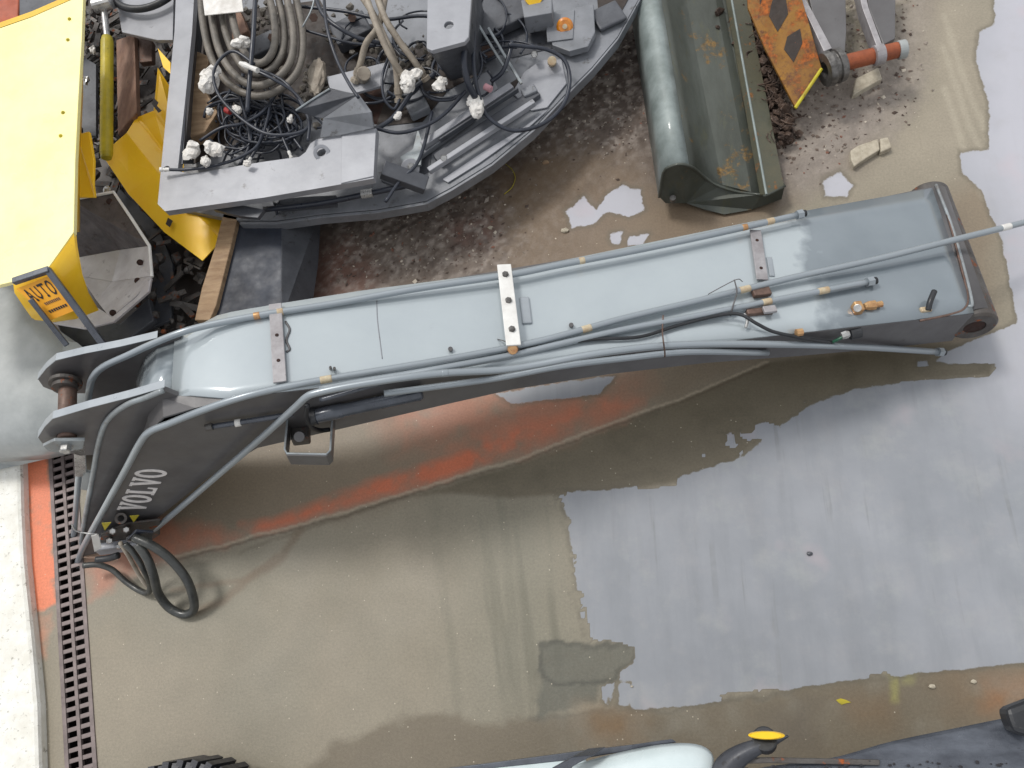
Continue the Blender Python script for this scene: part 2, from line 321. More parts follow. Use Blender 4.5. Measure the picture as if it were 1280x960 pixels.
    # gravel weight
    gr = np.maximum(soft([(400, -60), (800, -60), (830, 150), (790, 235), (720, 290), (690, 330), (520, 375), (400, 360), (400, 200)], 34),
                    soft([(880, -60), (1145, -60), (1140, 40), (1150, 110), (1110, 160), (1040, 205), (975, 240), (960, 120)], 24))
    gr = gr*(1-mudw*.8)
    put(gr*np.clip(vnoise(X, Y, 30, 11, 3)*1.8+.15, 0, 1)*.85, (158, 148, 139)); put(gr*np.clip(-vnoise(X, Y, 22, 12, 3)*1.6, 0, 1)*.6, (70, 58, 52))
    put(soft([(960, 120), (1150, 90), (1110, 170), (1000, 240)], 30)*.5, (140, 130, 120))
    # orange paint remains
    og = np.maximum.reduce([softs([(300, 655), (340, 650), (440, 610), (560, 570), (650, 530), (668, 556), (560, 598), (430, 634), (320, 668)], 7),
        soft([(560, 560), (640, 520), (760, 490), (800, 500), (770, 520), (660, 560)], 16)*.7,
        soft([(460, 480), (640, 470), (800, 480), (700, 540), (500, 560)], 30)*.45,
        soft([(106, 700), (122, 640), (180, 640), (300, 668), (200, 702), (118, 745)], 10)*.5])
    put(soft([(1090, 20), (1240, -60), (1230, 200), (1200, 215), (1060, 240), (1100, 180), (1150, 110)], 40)*.6, (156, 147, 131)); put(soft([(1040, 110), (1150, 0), (1150, 110), (1110, 165), (1000, 240), (970, 200)], 22)*.5, (146, 138, 130))
    og2 = soft([(22, 560), (61, 560), (70, 752), (40, 762), (30, 740)], 3)
    blotch = np.clip(vnoise(X, Y, 9, 14, 5)*1.1+.85, 0, 1)
    put(og*blotch*.9, (196, 108, 76)); put(og2*np.clip(vnoise(X, Y, 9, 15, 5)*2+1.35, 0, 1), (222, 128, 92))
    put(soft([(42, 765), (62, 765), (56, 820), (46, 820)], 5)*.5*blotch, (206, 132, 100))
    # tyre marks, and shadows of the hose loops painted on the concrete
    def line(P, wd, cc, s):
        d = np.full(X.shape, 1e9)
        for (a, b), (e, f_) in zip(P[:-1], P[1:]):
            t = np.clip(((PXs-a)*(e-a)+(PYs-b)*(f_-b))/((e-a)**2+(f_-b)**2), 0, 1); d = np.minimum(d, np.hypot(PXs-a-t*(e-a), PYs-b-t*(f_-b)))
        put(np.clip(1.3-d/wd, 0, 1)*s, cc)
    line([(245, 765), (280, 750), (310, 725), (350, 700), (375, 660)], 6, (118, 104, 86), .75)
    line([(215, 738), (260, 732), (310, 725), (345, 695)], 4, (122, 108, 90), .7)
    line([(210, 698), (310, 672), (430, 640), (560, 600), (650, 573), (760, 530), (870, 490), (960, 452)], 1.6, (172, 160, 140), .7)
    line([(212, 702), (310, 676), (432, 644), (562, 604), (652, 577), (762, 534), (872, 494), (962, 456)], 1.4, (92, 80, 66), .7)
    for yy in (0, 40, 90): line([(1180, 20+yy), (1210, 110+yy), (1230, 160+yy)], 5, (178, 170, 152), .3)
    # pale puddle film, sky reflection painted into its colour: signed distance used by the shader
    sky_film = np.maximum.reduce([
        sdf(PX, PY, [(697, 622), (706, 614), (760, 612), (830, 602), (885, 585), (930, 570), (962, 543), (1012, 507), (1070, 486), (1150, 474), (1235, 470), (1272, 402), (1252, 300), (1226, 238), (1202, 215), (1200, 190), (1236, 188), (1236, 130), (1220, 75), (1224, 40), (1243, 30), (1243, -100), (1400, -100), (1500, 830), (1280, 828), (1190, 838), (1050, 852), (960, 866), (880, 880), (790, 888), (782, 868), (790, 852), (770, 850), (762, 880), (752, 850), (790, 830), (788, 810), (735, 800), (726, 770), (716, 700), (708, 640)]),  # edge by the boom foot drawn to the shape of its cast shadow
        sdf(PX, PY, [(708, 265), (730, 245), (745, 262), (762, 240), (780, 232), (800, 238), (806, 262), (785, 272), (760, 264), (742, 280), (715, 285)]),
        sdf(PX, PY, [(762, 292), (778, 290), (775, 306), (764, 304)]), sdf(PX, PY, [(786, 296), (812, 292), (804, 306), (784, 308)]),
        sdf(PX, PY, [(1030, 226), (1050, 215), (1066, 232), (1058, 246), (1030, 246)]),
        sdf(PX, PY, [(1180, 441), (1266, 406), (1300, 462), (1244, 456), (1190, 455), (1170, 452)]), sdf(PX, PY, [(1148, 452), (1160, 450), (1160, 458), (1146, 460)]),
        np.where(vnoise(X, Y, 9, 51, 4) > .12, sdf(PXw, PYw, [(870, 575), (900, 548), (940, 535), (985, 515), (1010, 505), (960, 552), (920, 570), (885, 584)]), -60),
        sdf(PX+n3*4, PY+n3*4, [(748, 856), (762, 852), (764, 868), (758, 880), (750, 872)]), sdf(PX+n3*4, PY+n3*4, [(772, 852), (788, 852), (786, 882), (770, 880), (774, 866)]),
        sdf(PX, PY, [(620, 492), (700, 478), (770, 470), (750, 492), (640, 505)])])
    sky_film = np.where(sdf(PX, PY, [(1090, 466), (1150, 461), (1234, 456), (1244, 461), (1236, 468), (1150, 473), (1090, 480)]) > -1, -6, sky_film)  # dark hook cut out of the pale area, painting the pipe's reflection
    sky_film = np.where(sdf(PXw, PYw, [(676, 800), (732, 800), (790, 808), (792, 830), (768, 850), (752, 852), (750, 884), (660, 890)]) > 0, -6, sky_film)
    sky_film = np.where(sdf(PX+n2*3, PY+n3*3, [(770, 590), (846, 585), (846, 606), (820, 610), (796, 613), (790, 602), (772, 604)]) > 0, -5, sky_film)
    sky_film = np.where((vnoise(X, Y, 12, 52, 4) > .05) & (sdf(PX, PY, [(694, 612), (706, 612), (722, 700), (740, 800), (716, 800), (704, 700)]) > 0), -5, sky_film)
    sky_film = np.where((sdf(PXs, PYs, [(900, 868), (930, 863), (970, 862), (975, 868), (905, 876)]) > 0) | (sdf(PXs, PYs, [(1085, 844), (1110, 838), (1116, 846), (1090, 850)]) > 0), -5, sky_film)
    sky_film = np.where(np.hypot(PX-1012, PY-692) < 2, -3, sky_film)
    rel = n1*.0015+n4*.001+gr*(vnoise(X, Y, 14, 21, 4)*.016+.012)+np.clip(gr, 0, 1)*vnoise(X, Y, 40, 22, 2)*.006
    rel = np.where(sky_film > -5, rel*.3, rel)
    # long way out the sheet stays level
    V = np.stack([X, Y, rel], -1).reshape(-1, 3)
    idx = np.arange(nx*ny).reshape(nx, ny); F = np.stack([idx[:-1, :-1], idx[1:, :-1], idx[1:, 1:], idx[:-1, 1:]], -1).reshape(-1, 4)
    # opening for the drain channel
    cxs = V[F].mean(1); a = (cxs[:, 0]-D_A.x)*DU.x+(cxs[:, 1]-D_A.y)*DU.y; b = (cxs[:, 0]-D_A.x)*DV.x+(cxs[:, 1]-D_A.y)*DV.y
    F = F[~((b > .018) & (b < DW-.018) & (a > -.6) & (a < DLEN-.02))]
    R_ = 90; nb = len(V)
    ext = np.array([(-R_, -R_), (GX0, -R_), (GX1, -R_), (R_, -R_), (-R_, GY0), (GX0, GY0), (GX1, GY0), (R_, GY0), (-R_, GY1), (GX0, GY1), (GX1, GY1), (R_, GY1), (-R_, R_), (GX0, R_), (GX1, R_), (R_, R_)])
    V = np.vstack([V, np.c_[ext, np.zeros(16)]])
    q = lambda i, j: nb+j*4+i
    EF = [(q(i, j), q(i+1, j), q(i+1, j+1), q(i, j+1)) for i in range(3) for j in range(3) if not (i == 1 and j == 1)]
    F = np.vstack([F, np.array(EF)])
    me = bpy.data.meshes.new('ground'); me.vertices.add(len(V)); me.vertices.foreach_set('co', V.ravel()); me.loops.add(len(F)*4); me.loops.foreach_set('vertex_index', F.ravel())
    me.polygons.add(len(F)); me.polygons.foreach_set('loop_start', np.arange(len(F))*4); me.polygons.foreach_set('loop_total', np.full(len(F), 4)); me.update(calc_edges=True)
    me.polygons.foreach_set('use_smooth', np.ones(len(F), bool))
    ca = me.color_attributes.new('tone', 'FLOAT_COLOR', 'POINT'); cc = np.ones((len(V), 4)); cc[:nb, :3] = col.reshape(-1, 3); cc[nb:, :3] = C(150, 140, 122); ca.data.foreach_set('color', cc.ravel())
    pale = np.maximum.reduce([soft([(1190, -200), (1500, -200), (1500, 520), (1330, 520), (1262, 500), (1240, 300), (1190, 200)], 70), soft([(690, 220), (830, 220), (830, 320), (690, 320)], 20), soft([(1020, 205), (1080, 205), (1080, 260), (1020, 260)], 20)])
    for nm, arr, dv in (('sky_film', sky_film/20, -1), ('gravel', gr, 0), ('pale', pale, 0)):
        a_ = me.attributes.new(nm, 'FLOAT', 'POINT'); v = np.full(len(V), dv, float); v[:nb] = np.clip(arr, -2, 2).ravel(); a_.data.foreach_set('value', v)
    return me, (X, Y, gr, rel)
def ground_mat():
    m = bpy.data.materials.new('yard_concrete'); m.use_nodes = True; t = m.node_tree; N = t.nodes; L = t.links; p = N['Principled BSDF']
    def attr(n): a = N.new('ShaderNodeAttribute'); a.attribute_name = n; return a
    tc = N.new('ShaderNodeTexCoord')
    def noise(sc, det=6, r=.6): n = N.new('ShaderNodeTexNoise'); n.inputs['Scale'].default_value = sc; n.inputs['Detail'].default_value = det; n.inputs['Roughness'].default_value = r; L.new(tc.outputs['Object'], n.inputs['Vector']); return n.outputs['Fac']
    def mr(f, a, b, c=0., d=1.): r = N.new('ShaderNodeMapRange'); r.inputs[1].default_value = a; r.inputs[2].default_value = b; r.inputs[3].default_value = c; r.inputs[4].default_value = d; L.new(f, r.inputs[0]); return r.outputs[0]
    def ma(op, a, b, c=None):
        x = N.new('ShaderNodeMath'); x.operation = op
        for i, s in enumerate((a, b, c)):
            if s is None: continue
            if isinstance(s, (int, float)): x.inputs[i].default_value = s
            else: L.new(s, x.inputs[i])
        return x.outputs[0]
    def mix(f, a, b, bt='MIX'):
        x = N.new('ShaderNodeMix'); x.data_type = 'RGBA'; x.blend_type = bt
        if isinstance(f, float): x.inputs[0].default_value = f
        else: L.new(f, x.inputs[0])
        for s, i in ((a, 6), (b, 7)):
            if isinstance(s, tuple): x.inputs[i].default_value = s
            else: L.new(s, x.inputs[i])
        return x.outputs[2]
    tone = attr('tone').outputs['Color']; sky_film = attr('sky_film').outputs['Fac']; gra = attr('gravel').outputs['Fac']
    fine = mr(noise(70, 8, .75), .3, .7, .82, 1.16); med = mr(noise(6, 5, .55), .3, .7, .95, 1.04)
    g = ma('MULTIPLY', fine, med); gc = N.new('ShaderNodeCombineColor'); [L.new(g, gc.inputs[i]) for i in range(3)]
    base = mix(1.0, tone, gc.outputs[0], 'MULTIPLY')
    # tiny pale grit specks
    vo = N.new('ShaderNodeTexVoronoi'); vo.inputs['Scale'].default_value = 38; L.new(tc.outputs['Object'], vo.inputs['Vector'])
    sep = N.new('ShaderNodeSeparateColor'); L.new(vo.outputs['Color'], sep.inputs[0])
    sp = ma('MULTIPLY', mr(vo.outputs['Distance'], .16, .10), ma('GREATER_THAN', sep.outputs[0], .93)); base = mix(ma('MULTIPLY', sp, .6), base, lin(206, 196, 176))
    f = ma('ADD', sky_film, ma('MULTIPLY_ADD', noise(14, 7, .65), .56, -.28)); fm = mr(f, -.03, .05)
    edge = ma('MULTIPLY', mr(f, -.32, -.02), 1.0)
    base = mix(ma('MULTIPLY', ma('SUBTRACT', edge, fm), .6), base, lin(92, 86, 72))
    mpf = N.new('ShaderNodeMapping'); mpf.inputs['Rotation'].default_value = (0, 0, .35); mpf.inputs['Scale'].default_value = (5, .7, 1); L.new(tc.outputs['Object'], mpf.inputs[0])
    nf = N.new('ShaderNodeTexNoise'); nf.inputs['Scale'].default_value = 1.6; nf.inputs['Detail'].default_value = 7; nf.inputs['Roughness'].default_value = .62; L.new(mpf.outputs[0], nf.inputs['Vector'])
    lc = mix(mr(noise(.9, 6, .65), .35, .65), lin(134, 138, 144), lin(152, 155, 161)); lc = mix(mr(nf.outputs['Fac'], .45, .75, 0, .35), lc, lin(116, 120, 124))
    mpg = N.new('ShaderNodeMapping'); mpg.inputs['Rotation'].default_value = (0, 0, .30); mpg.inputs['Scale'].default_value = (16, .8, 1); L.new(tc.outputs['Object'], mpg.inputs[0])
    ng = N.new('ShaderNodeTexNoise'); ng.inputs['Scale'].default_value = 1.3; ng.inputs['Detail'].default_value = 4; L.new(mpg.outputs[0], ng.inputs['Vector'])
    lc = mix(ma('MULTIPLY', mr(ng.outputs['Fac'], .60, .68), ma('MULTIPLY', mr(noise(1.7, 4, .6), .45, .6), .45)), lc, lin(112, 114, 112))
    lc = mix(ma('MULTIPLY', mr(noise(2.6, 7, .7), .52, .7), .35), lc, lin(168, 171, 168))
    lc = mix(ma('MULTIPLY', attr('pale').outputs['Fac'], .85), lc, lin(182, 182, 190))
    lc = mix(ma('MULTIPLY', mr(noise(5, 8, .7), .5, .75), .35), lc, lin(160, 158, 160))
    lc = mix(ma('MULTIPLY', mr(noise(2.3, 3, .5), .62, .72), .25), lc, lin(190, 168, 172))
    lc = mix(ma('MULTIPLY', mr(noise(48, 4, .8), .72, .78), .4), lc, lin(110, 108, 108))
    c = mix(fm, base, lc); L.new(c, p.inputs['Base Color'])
    rw = mr(noise(2.0, 3, .5), .35, .65, .42, .54); rw = ma('ADD', rw, ma('MULTIPLY', gra, .25))
    rg = N.new('ShaderNodeMix'); L.new(fm, rg.inputs[0]); L.new(rw, rg.inputs[2]); rg.inputs[3].default_value = .3; L.new(rg.outputs[0], p.inputs['Roughness'])
    b = N.new('ShaderNodeBump'); b.inputs['Distance'].default_value = .003
    bs = N.new('ShaderNodeMix'); L.new(fm, bs.inputs[0]); bs.inputs[2].default_value = .45; bs.inputs[3].default_value = .06; L.new(ma('ADD', bs.outputs[0], ma('MULTIPLY', gra, .5)), b.inputs['Strength'])
    L.new(noise(90, 8, .7), b.inputs['Height']); L.new(b.outputs[0], p.inputs['Normal'])
    return m
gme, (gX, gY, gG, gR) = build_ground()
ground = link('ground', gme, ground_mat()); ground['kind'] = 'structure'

# drain channel below the grate
g = G(); up = Vector((0, 0, 1))
c0 = D_A-DU*.62; c1 = D_A+DU*DLEN
for o0, o1, z0, z1 in ((.015, .015, 0.002, -.14), (.015, DW-.015, -.14, -.14), (DW-.015, DW-.015, -.14, .002)):
    g.add([c0+DV*o0+up*z0, c1+DV*o0+up*z0, c1+DV*o1+up*z1, c0+DV*o1+up*z1], [(0, 1, 2, 3)])
ch = mk('drain_channel', g.V, g.F, M['pit']); ch['kind'] = 'structure'
dr = root('drain_grate', 'long brown slotted metal drain grate sunk in the concrete beside the white kerb', 'drain grate', D_A)
for nm, off, wd in (('side_rail', .012, .026), ('centre_rail', DW/2, .022), ('side_rail', DW-.012, .026)):
    V, F = g_box(c0+(c1-c0)/2+DV*off+up*-.004, DU, DV, up, (c1-c0).length, wd, .022); mk(nm, V, F, M['grate'], dr, bevel=.002)
pitch = (at(100, 850+6.2)-at(100, 850-6.2)).dot(DU)
bme = None; nbar = int((c1-c0).length/pitch)
for i in range(nbar):
    o = c0+DU*(pitch*(i+.5))
    for k in (0, 1):
        wd = DW/2-.037; off = .025+wd/2+(DW/2-.014)*k if k else .025+wd/2+.0005
        cc = o+DV*off+up*-.006
        if bme is None:
            V, F = g_box((0, 0, 0), DU, DV, up, pitch*.42, wd+.004, .016); bme = bpy.data.meshes.new('bar'); bme.from_pydata([tuple(v) for v in V], [], F); bme.materials.append(M['grate'])
        b = bpy.data.objects.new('bar', bme); scene.collection.objects.link(b); b.parent = dr; b.location = cc-D_A

# white kerb slab on the left
kl = [(-700, 560), (25, 560), (27, 640), (30, 700), (40, 800), (47, 880), (50, 990), (-700, 1100)]
P = [at(x, y, .07) for x, y in kl]
V, F = g_plate([P], (0, 0, 1), .12); kb = mk('kerb', V, F, M['kerb'], bevel=.025); kb['kind'] = 'structure'
# dark grime line on the kerb foot
V, F = g_tube([at(x+3, y, .004) for x, y in kl[1:7]], .012, 6, 5); 
o = mk('kerb_grime', V, F, mat('grime', (78, 74, 62), (120, 114, 100), 14, .9, dirt=.4, bump=.8)); o['kind'] = 'structure'

# loose gravel and grit (uncountable)
def gravel():
    V = []; F = []; CL = []; w_ = gG.ravel().clip(0, 1)**1.5; ids = np.where(w_ > .05)[0]
    pick = rng.choice(ids, 5200, p=w_[ids]/w_[ids].sum()); fx = gX.ravel(); fy = gY.ravel(); fr = gR.ravel()
    oc = [(1, 0, 0), (-1, 0, 0), (0, 1, 0), (0, -1, 0), (0, 0, 1), (0, 0, -1)]; of = [(0, 2, 4), (2, 1, 4), (1, 3, 4), (3, 0, 4), (2, 0, 5), (1, 2, 5), (3, 1, 5), (0, 3, 5)]
    for i in pick:
        s = .0035+abs(random.gauss(0, .005)); n = len(V); th = random.random()*6.28; ct, st_ = math.cos(th), math.sin(th)
        sx, sy, sz = s*random.uniform(.8, 1.5), s*random.uniform(.7, 1.1), s*random.uniform(.5, .9)
        for a, b, c in oc:
            j = random.uniform(.75, 1.2); x, y = a*sx*j, b*sy*j
            V.append((fx[i]+x*ct-y*st_+random.uniform(-.005, .005), fy[i]+x*st_+y*ct, fr[i]+c*sz*j+sz*.3))
        F += [tuple(n+k for k in f) for f in of]
        t = random.choices([(150, 140, 130), (112, 98, 88), (198, 188, 172), (84, 70, 62), (132, 92, 76)], [4, 4, 1, 4, 1])[0]; CL += [lin(*t)]*6
    me = bpy.data.meshes.new('gravel'); me.from_pydata(V, [], F)
    ca = me.color_attributes.new('tone', 'FLOAT_COLOR', 'POINT'); ca.data.foreach_set('color', np.array(CL).ravel())
    m = bpy.data.materials.new('gravel_stone'); m.use_nodes = True; a = m.node_tree.nodes.new('ShaderNodeAttribute'); a.attribute_name = 'tone'
    p = m.node_tree.nodes['Principled BSDF']; m.node_tree.links.new(a.outputs['Color'], p.inputs['Base Color']); p.inputs['Roughness'].default_value = .7
    o = link('gravel', me, m); o['kind'] = 'stuff'
gravel()

# ------------------------------------------------------------------ boom (local frame: s along, w across, d down)
BA = np.array(at(1195, 395, .50)); BB = np.array(at(300, 497, 1.30)); LEAN = math.radians(9)
AX = (BB-BA)/np.linalg.norm(BB-BA); HH = np.cross([0, 0, 1], AX); HH /= np.linalg.norm(HH)
U0 = np.cross(AX, HH); U0 *= np.sign(U0[2]); DN = -U0*math.cos(LEAN)+HH*math.sin(LEAN); WW = np.cross(DN, AX); WW *= np.sign(WW[1])
AXv, DNv, WWv = Vector(AX), Vector(DN), Vector(WW)
def BL(s, w_, d): return Vector(BA+AX*s+WW*w_+DN*d)
def sl_(px, py, w_=0.):                                  # photo point on the plane parallel to the boom's side at w -> (s, d)
    r = _ray(px, py); t = (WW@(BA-CAM)+w_)/(WW@r); q = CAM+t*r-BA; return q@AX, q@DN
def SP(px, py, w_=0.): s, d = sl_(px, py, w_); return BL(s, w_, d)
def DP(px, py, h=0.):                                     # photo point on the deck plane raised by h
    r = _ray(px, py); t = (DN@(BA-CAM)-h)/(DN@r); return Vector(CAM+t*r)
boom = root('excavator_boom', 'long bluish grey excavator boom with pipes along its top lying across the yard', 'excavator boom', (BA[0]-1.5, BA[1], 0))
def bp(name, VF, m, parent=None, **k): return mk(name, VF[0], VF[1], M[m], parent or boom, **k)

# deck
def wfar(s): return float(np.interp(s, [-.4, 0, 1.06, 2.26, 3.04, 3.6, 4.2], [.93, .87, .737, .581, .551, .51, .50]))
prof = [(-.10, 0), (.6, 0), (1.2, 0), (1.8, 0), (2.4, 0), (3.0, 0), (3.45, 0), (3.62, .005), (3.76, .02), (3.88, .05), (3.98, .085)]
def dloft(pr, w0, w1, th, extra=0): return g_loft([BL(s, w0(s), d) for s, d in pr], [BL(s, w1(s), d+extra) for s, d in pr], th, -DNv)
fine = []
for (s0, d0), (s1, d1) in zip(prof[:-1], prof[1:]):
    k = max(1, int((s1-s0)/.06)); fine += [(s0+(s1-s0)*i/k, d0+(d1-d0)*i/k) for i in range(k)]
fine.append(prof[-1])
A_ = []; nW = 8
nearw = lambda s: .004+.09*min(1, max(0, (s-3.70)/.24))
farw = lambda s: wfar(s)-.075*min(1, max(0, (s-3.74)/.24))
V = [BL(s-(.17*max(0, .5-s)/.6)*j/nW, nearw(s)+(farw(s)-nearw(s))*j/nW, d) for s, d in fine for j in range(nW+1)]; F = [(i*(nW+1)+j, i*(nW+1)+j+1, (i+1)*(nW+1)+j+1, (i+1)*(nW+1)+j) for i in range(len(fine)-1) for j in range(nW)]
me = bpy.data.meshes.new('deck_plate'); me.from_pydata([tuple(v) for v in V], [], F); me.polygons.foreach_set('use_smooth', [True]*len(F))
fa = me.attributes.new('foot', 'FLOAT', 'POINT'); fa.data.foreach_set('value', [(.72-s-(j/nW)*.1) for s, d in fine for j in range(nW+1)])
deck = link('deck_plate', me, M['deck'], boom)
sm = deck.modifiers.new('thick', 'SOLIDIFY'); sm.thickness = .016; sm.offset = 0
# nose plate diving down between the inner plates
nose = [(3.98, .085), (4.08, .12), (4.16, .19), (4.24, .32), (4.33, .52), (4.45, .84), (4.68, 1.30), (4.80, 1.52)]
nose[0] = (3.975, .083)
bp('nose_plate', dloft(nose, lambda s: .092, lambda s: .425, .016), 'deck', smooth=True)
# side plates
TH = .02
top = [(-.10, .0), (1.5, 0), (3.0, 0), (3.62, 0)]+[sl_(250, 513), sl_(183, 540)]
botp = [(97, 704), (112, 703), (128, 690), (152, 676), (180, 661), (262, 596), (322, 560), (370, 549), (470, 526), (560, 505), (640, 487), (760, 468), (880, 454), (1000, 445), (1100, 436), (1190, 426)]
side2d = top+[sl_(*p) for p in botp]
bp('side_plate', g_plate([[BL(s, 0, d) for s, d in side2d]], -WWv, TH), 'side', bevel=.003)
far2d = [(s-.17*max(0, .5-s)/.6, d) for s, d in side2d]
Vn = [BL(s, wfar(s)-.01, d) for s, d in far2d]
bp('side_plate', g_plate([Vn], WWv, TH), 'side', bevel=.003)
# belly plate
bot2d = [sl_(*p) for p in botp[4:]]
bp('belly_plate', g_loft([BL(s, .01, d-.01) for s, d in bot2d], [BL(s, wfar(s)-.02, d-.01) for s, d in bot2d]), 'side')
# inner plates rising either side of the nose
def inner(w_, pts, back):
    return g_plate([[BL(*(lambda q: (q[0], w_, q[1]))(sl_(px, py, w_))) for px, py in pts]+[BL(s, w_, d) for s, d in back]], -WWv, .028)
ib = [(4.62, 1.45), (4.40, 1.05), (4.20, .7), (4.0, .35), (3.9, .12)]
bp('inner_plate', inner(.085, [(204, 488), (182, 497), (160, 505), (140, 519), (129, 535), (122, 560), (115, 600), (105, 655), (99, 700)], ib), 'side', bevel=.004)
bp('plate_edge', g_tube([SP(px, py, .085) for px, py in [(204, 488), (182, 497), (160, 505), (140, 519), (129, 535), (122, 560), (115, 600), (105, 655), (99, 700)]], .014, 10), 'rim', smooth=True)
bp('inner_plate', inner(.42, [(225, 420), (200, 427), (170, 440), (140, 452), (122, 464), (116, 478), (113, 505), (105, 560)], [(4.4, .9), (4.2, .6), (4.05, .3), (3.95, .1)]), 'side', bevel=.004)
# web between near inner plate and the side plate
webp = [(3.62, .006), (3.74, .022), (3.86, .05), (4.02, .10), (4.12, .22), (4.2, .38), (4.33, .62), (4.5, .95), (4.75, 1.45)]
bp('web_plate', g_loft([BL(s, .005, d+.004) for s, d in webp], [BL(s, .012+.08*min(1, max(0, (s-3.66)/.24)), d-.03*min(1, max(0, (s-3.9)/.1))) for s, d in webp], .012, -DNv), 'side')
# lugs
def lug(w_, pts, hole): 
    c = sl_(*hole, w_); hp = [BL(c[0]+.045*math.cos(a*math.pi/8), w_, c[1]+.045*math.sin(a*math.pi/8)) for a in range(16)]
    return g_plate([[SP(px, py, w_) for px, py in pts], hp], -WWv, .04), c
def lug_lit_edge(w_, pts, par):  # paler strip paints skylight along the lug's top edge
    A0 = [SP(px, py, w_) for px, py in pts]; c_ = sum(A0, Vector())/len(A0)
    bp('lug_lit_edge', g_loft([p+(p-c_).normalized()*.002-WWv*.001 for p in A0], [p+(p-c_).normalized()*.002+WWv*.041 for p in A0], .004, (-DNv)), 'boomgrey', par)
L2 = [(205, 484), (160, 497), (110, 510), (66, 523), (56, 533), (47, 547), (52, 554), (70, 562), (100, 570), (128, 568), (150, 545), (178, 505)]
(vf, lc2) = lug(.10, L2, (84, 546)); lg = bp('lug', vf, 'side', bevel=.004); lug_lit_edge(.10, L2[:6], lg)
L1 = [(196, 422), (150, 433), (105, 442), (70, 450), (58, 460), (47, 474), (54, 484), (75, 492), (108, 492), (130, 480), (165, 447)]
(vf, lc1) = lug(.43, L1, (84, 473)); lg = bp('lug', vf, 'side', bevel=.004); lug_lit_edge(.43, L1[:6], lg)
bp('pin', cylinder(BL(lc2[0], .085, lc2[1]), BL(lc1[0], .47, lc1[1]), .043, 24), 'brown', smooth=True)
for a, b, r in ((.385, .405, .078), (.36, .385, .06), (.145, .165, .06)): bp('collar', cylinder(BL(lc1[0], a, lc1[1]-.01), BL(lc1[0], b, lc1[1]-.01), r, 24), 'rustysteel')
kp = bp('keeper_plate', g_plate([[BL(lc2[0]+x, .05, lc2[1]+y) for x, y in ((-.10, -.03), (.03, -.06), (.10, -.02), (.10, .04), (.04, .07), (-.06, .05))]], -WWv, .018), 'rim', bevel=.003)
bp('bolt', g_lathe(BL(lc2[0], .052, lc2[1]), BL(lc2[0], .015, lc2[1]), [(0, .028), (.9, .028), (1, .022)], 6), 'zinc', kp)
# foot boss
fs, fd = sl_(1212, 398); fs = -.17; fd = .118
pn, pf = BL(fs, -.012, fd), BL(fs-.16, .95, fd)
bp('foot_boss', g_lathe(pn, pf, [(0, .055), (0, .105), (.012, .118), (.988, .118), (1, .105), (1, .055)], 40, close=True), 'rustysteel', smooth=False, bevel=.003)
bp('boss_wrap', g_loft([BL(fs+.005-.121*math.cos(a), .03, fd-.121*math.sin(a)) for a in np.linspace(.5, 2.0, 14)], [BL(fs-.145-.121*math.cos(a), .90, fd-.121*math.sin(a)) for a in np.linspace(.5, 2.0, 14)], .004, -DNv), 'side', smooth=True)
bp('bore_lining', g_lathe(BL(fs, -.008, fd), BL(fs-.16, .94, fd), [(0, .053), (1, .053)], 28), 'hole')
# weld beads on the deck
for pts, r, mm in (([(1172, 236), (1186, 275), (1203, 340), (1210, 372), (1205, 386), (1188, 393), (1150, 401)], .006, 'brown'), ([(1170, 231), (1192, 290), (1214, 372), (1211, 384)], .009, 'rim'), ([(471, 376), (472, 400), (475, 425), (478, 449)], .0035, 'frame2')):
    bp('weld_bead', g_tube([DP(x, y, .006) for x, y in pts], r, 8), mm, smooth=True)

# pipes
def pipe(pts, r, m='pipe', nm='pipe', sub=6, parent=None, seg=14):
    return bp(nm, g_tube(pts, r, seg, sub), m, parent, smooth=True)
def dpts(L): return [DP(*p) for p in L]
# along the far edge, over the bend and down the nose
p1 = dpts([(1000, 268, .06), (900, 291, .06), (800, 312, .06), (700, 331, .06), (640, 343, .06), (520, 361, .05), (420, 379, .03), (325, 394, .025), (262, 406, .02)])
p1 += [SP(225, 416, .40), SP(190, 430, .39), SP(160, 444, .38), (SP(130, 458, .375)), SP(116, 472, .37), SP(111, 492, .36), SP(106, 530, .30), SP(99, 590, .2), SP(94, 650, .16), SP(89, 706, .14)]
pipe(p1, .0175)
# long one leaving the picture on the right
p2 = dpts([(1300, 273, .10), (1245, 287, .10), (1200, 298, .09), (1100, 323, .07), (1000, 345, .05), (950, 357, .045), (860, 379, .04), (780, 398, .04), (700, 420, .035), (640, 434, .03), (560, 449, .03), (470, 464, .025), (415, 473, .022), (350, 485, .02)])
p2 += [SP(300, 497, -.005), SP(250, 514, -.012), SP(210, 530, -.015), SP(188, 539, -.018), SP(176, 552, -.02), SP(158, 585, -.02), SP(130, 636, -.02), SP(105, 682, -.02), SP(97, 703, -.02)]
pipe(p2, .0175)
p3 = dpts([(1088, 352, .04), (1010, 367, .04), (940, 381, .04), (860, 397, .04), (780, 412, .035), (700, 430, .03), (640, 444, .025)])+[SP(560, 459, -.02), SP(510, 468, -.03), SP(460, 476, -.03), SP(400, 487, -.03)]
pipe(p3, .0165)
p4 = [SP(1175, 440, -.02), SP(1080, 434, -.03), SP(1000, 431, -.04), SP(900, 430, -.05), SP(820, 433, -.05), SP(740, 443, -.05), SP(640, 461, -.05), SP(560, 466, -.06), SP(505, 472, -.07), SP(440, 482, -.07), SP(396, 491, -.07), SP(382, 497, -.07), SP(368, 510, -.07), SP(320, 553, -.06), SP(262, 603, -.05), SP(205, 652, -.04), SP(192, 662, -.035)]
pipe(p4, .0175)
p6 = [SP(960, 441, -.02), SP(860, 440, -.02), SP(780, 448, -.025), SP(700, 458, -.03), SP(620, 473, -.03), SP(540, 484, -.04), SP(480, 492, -.05)]
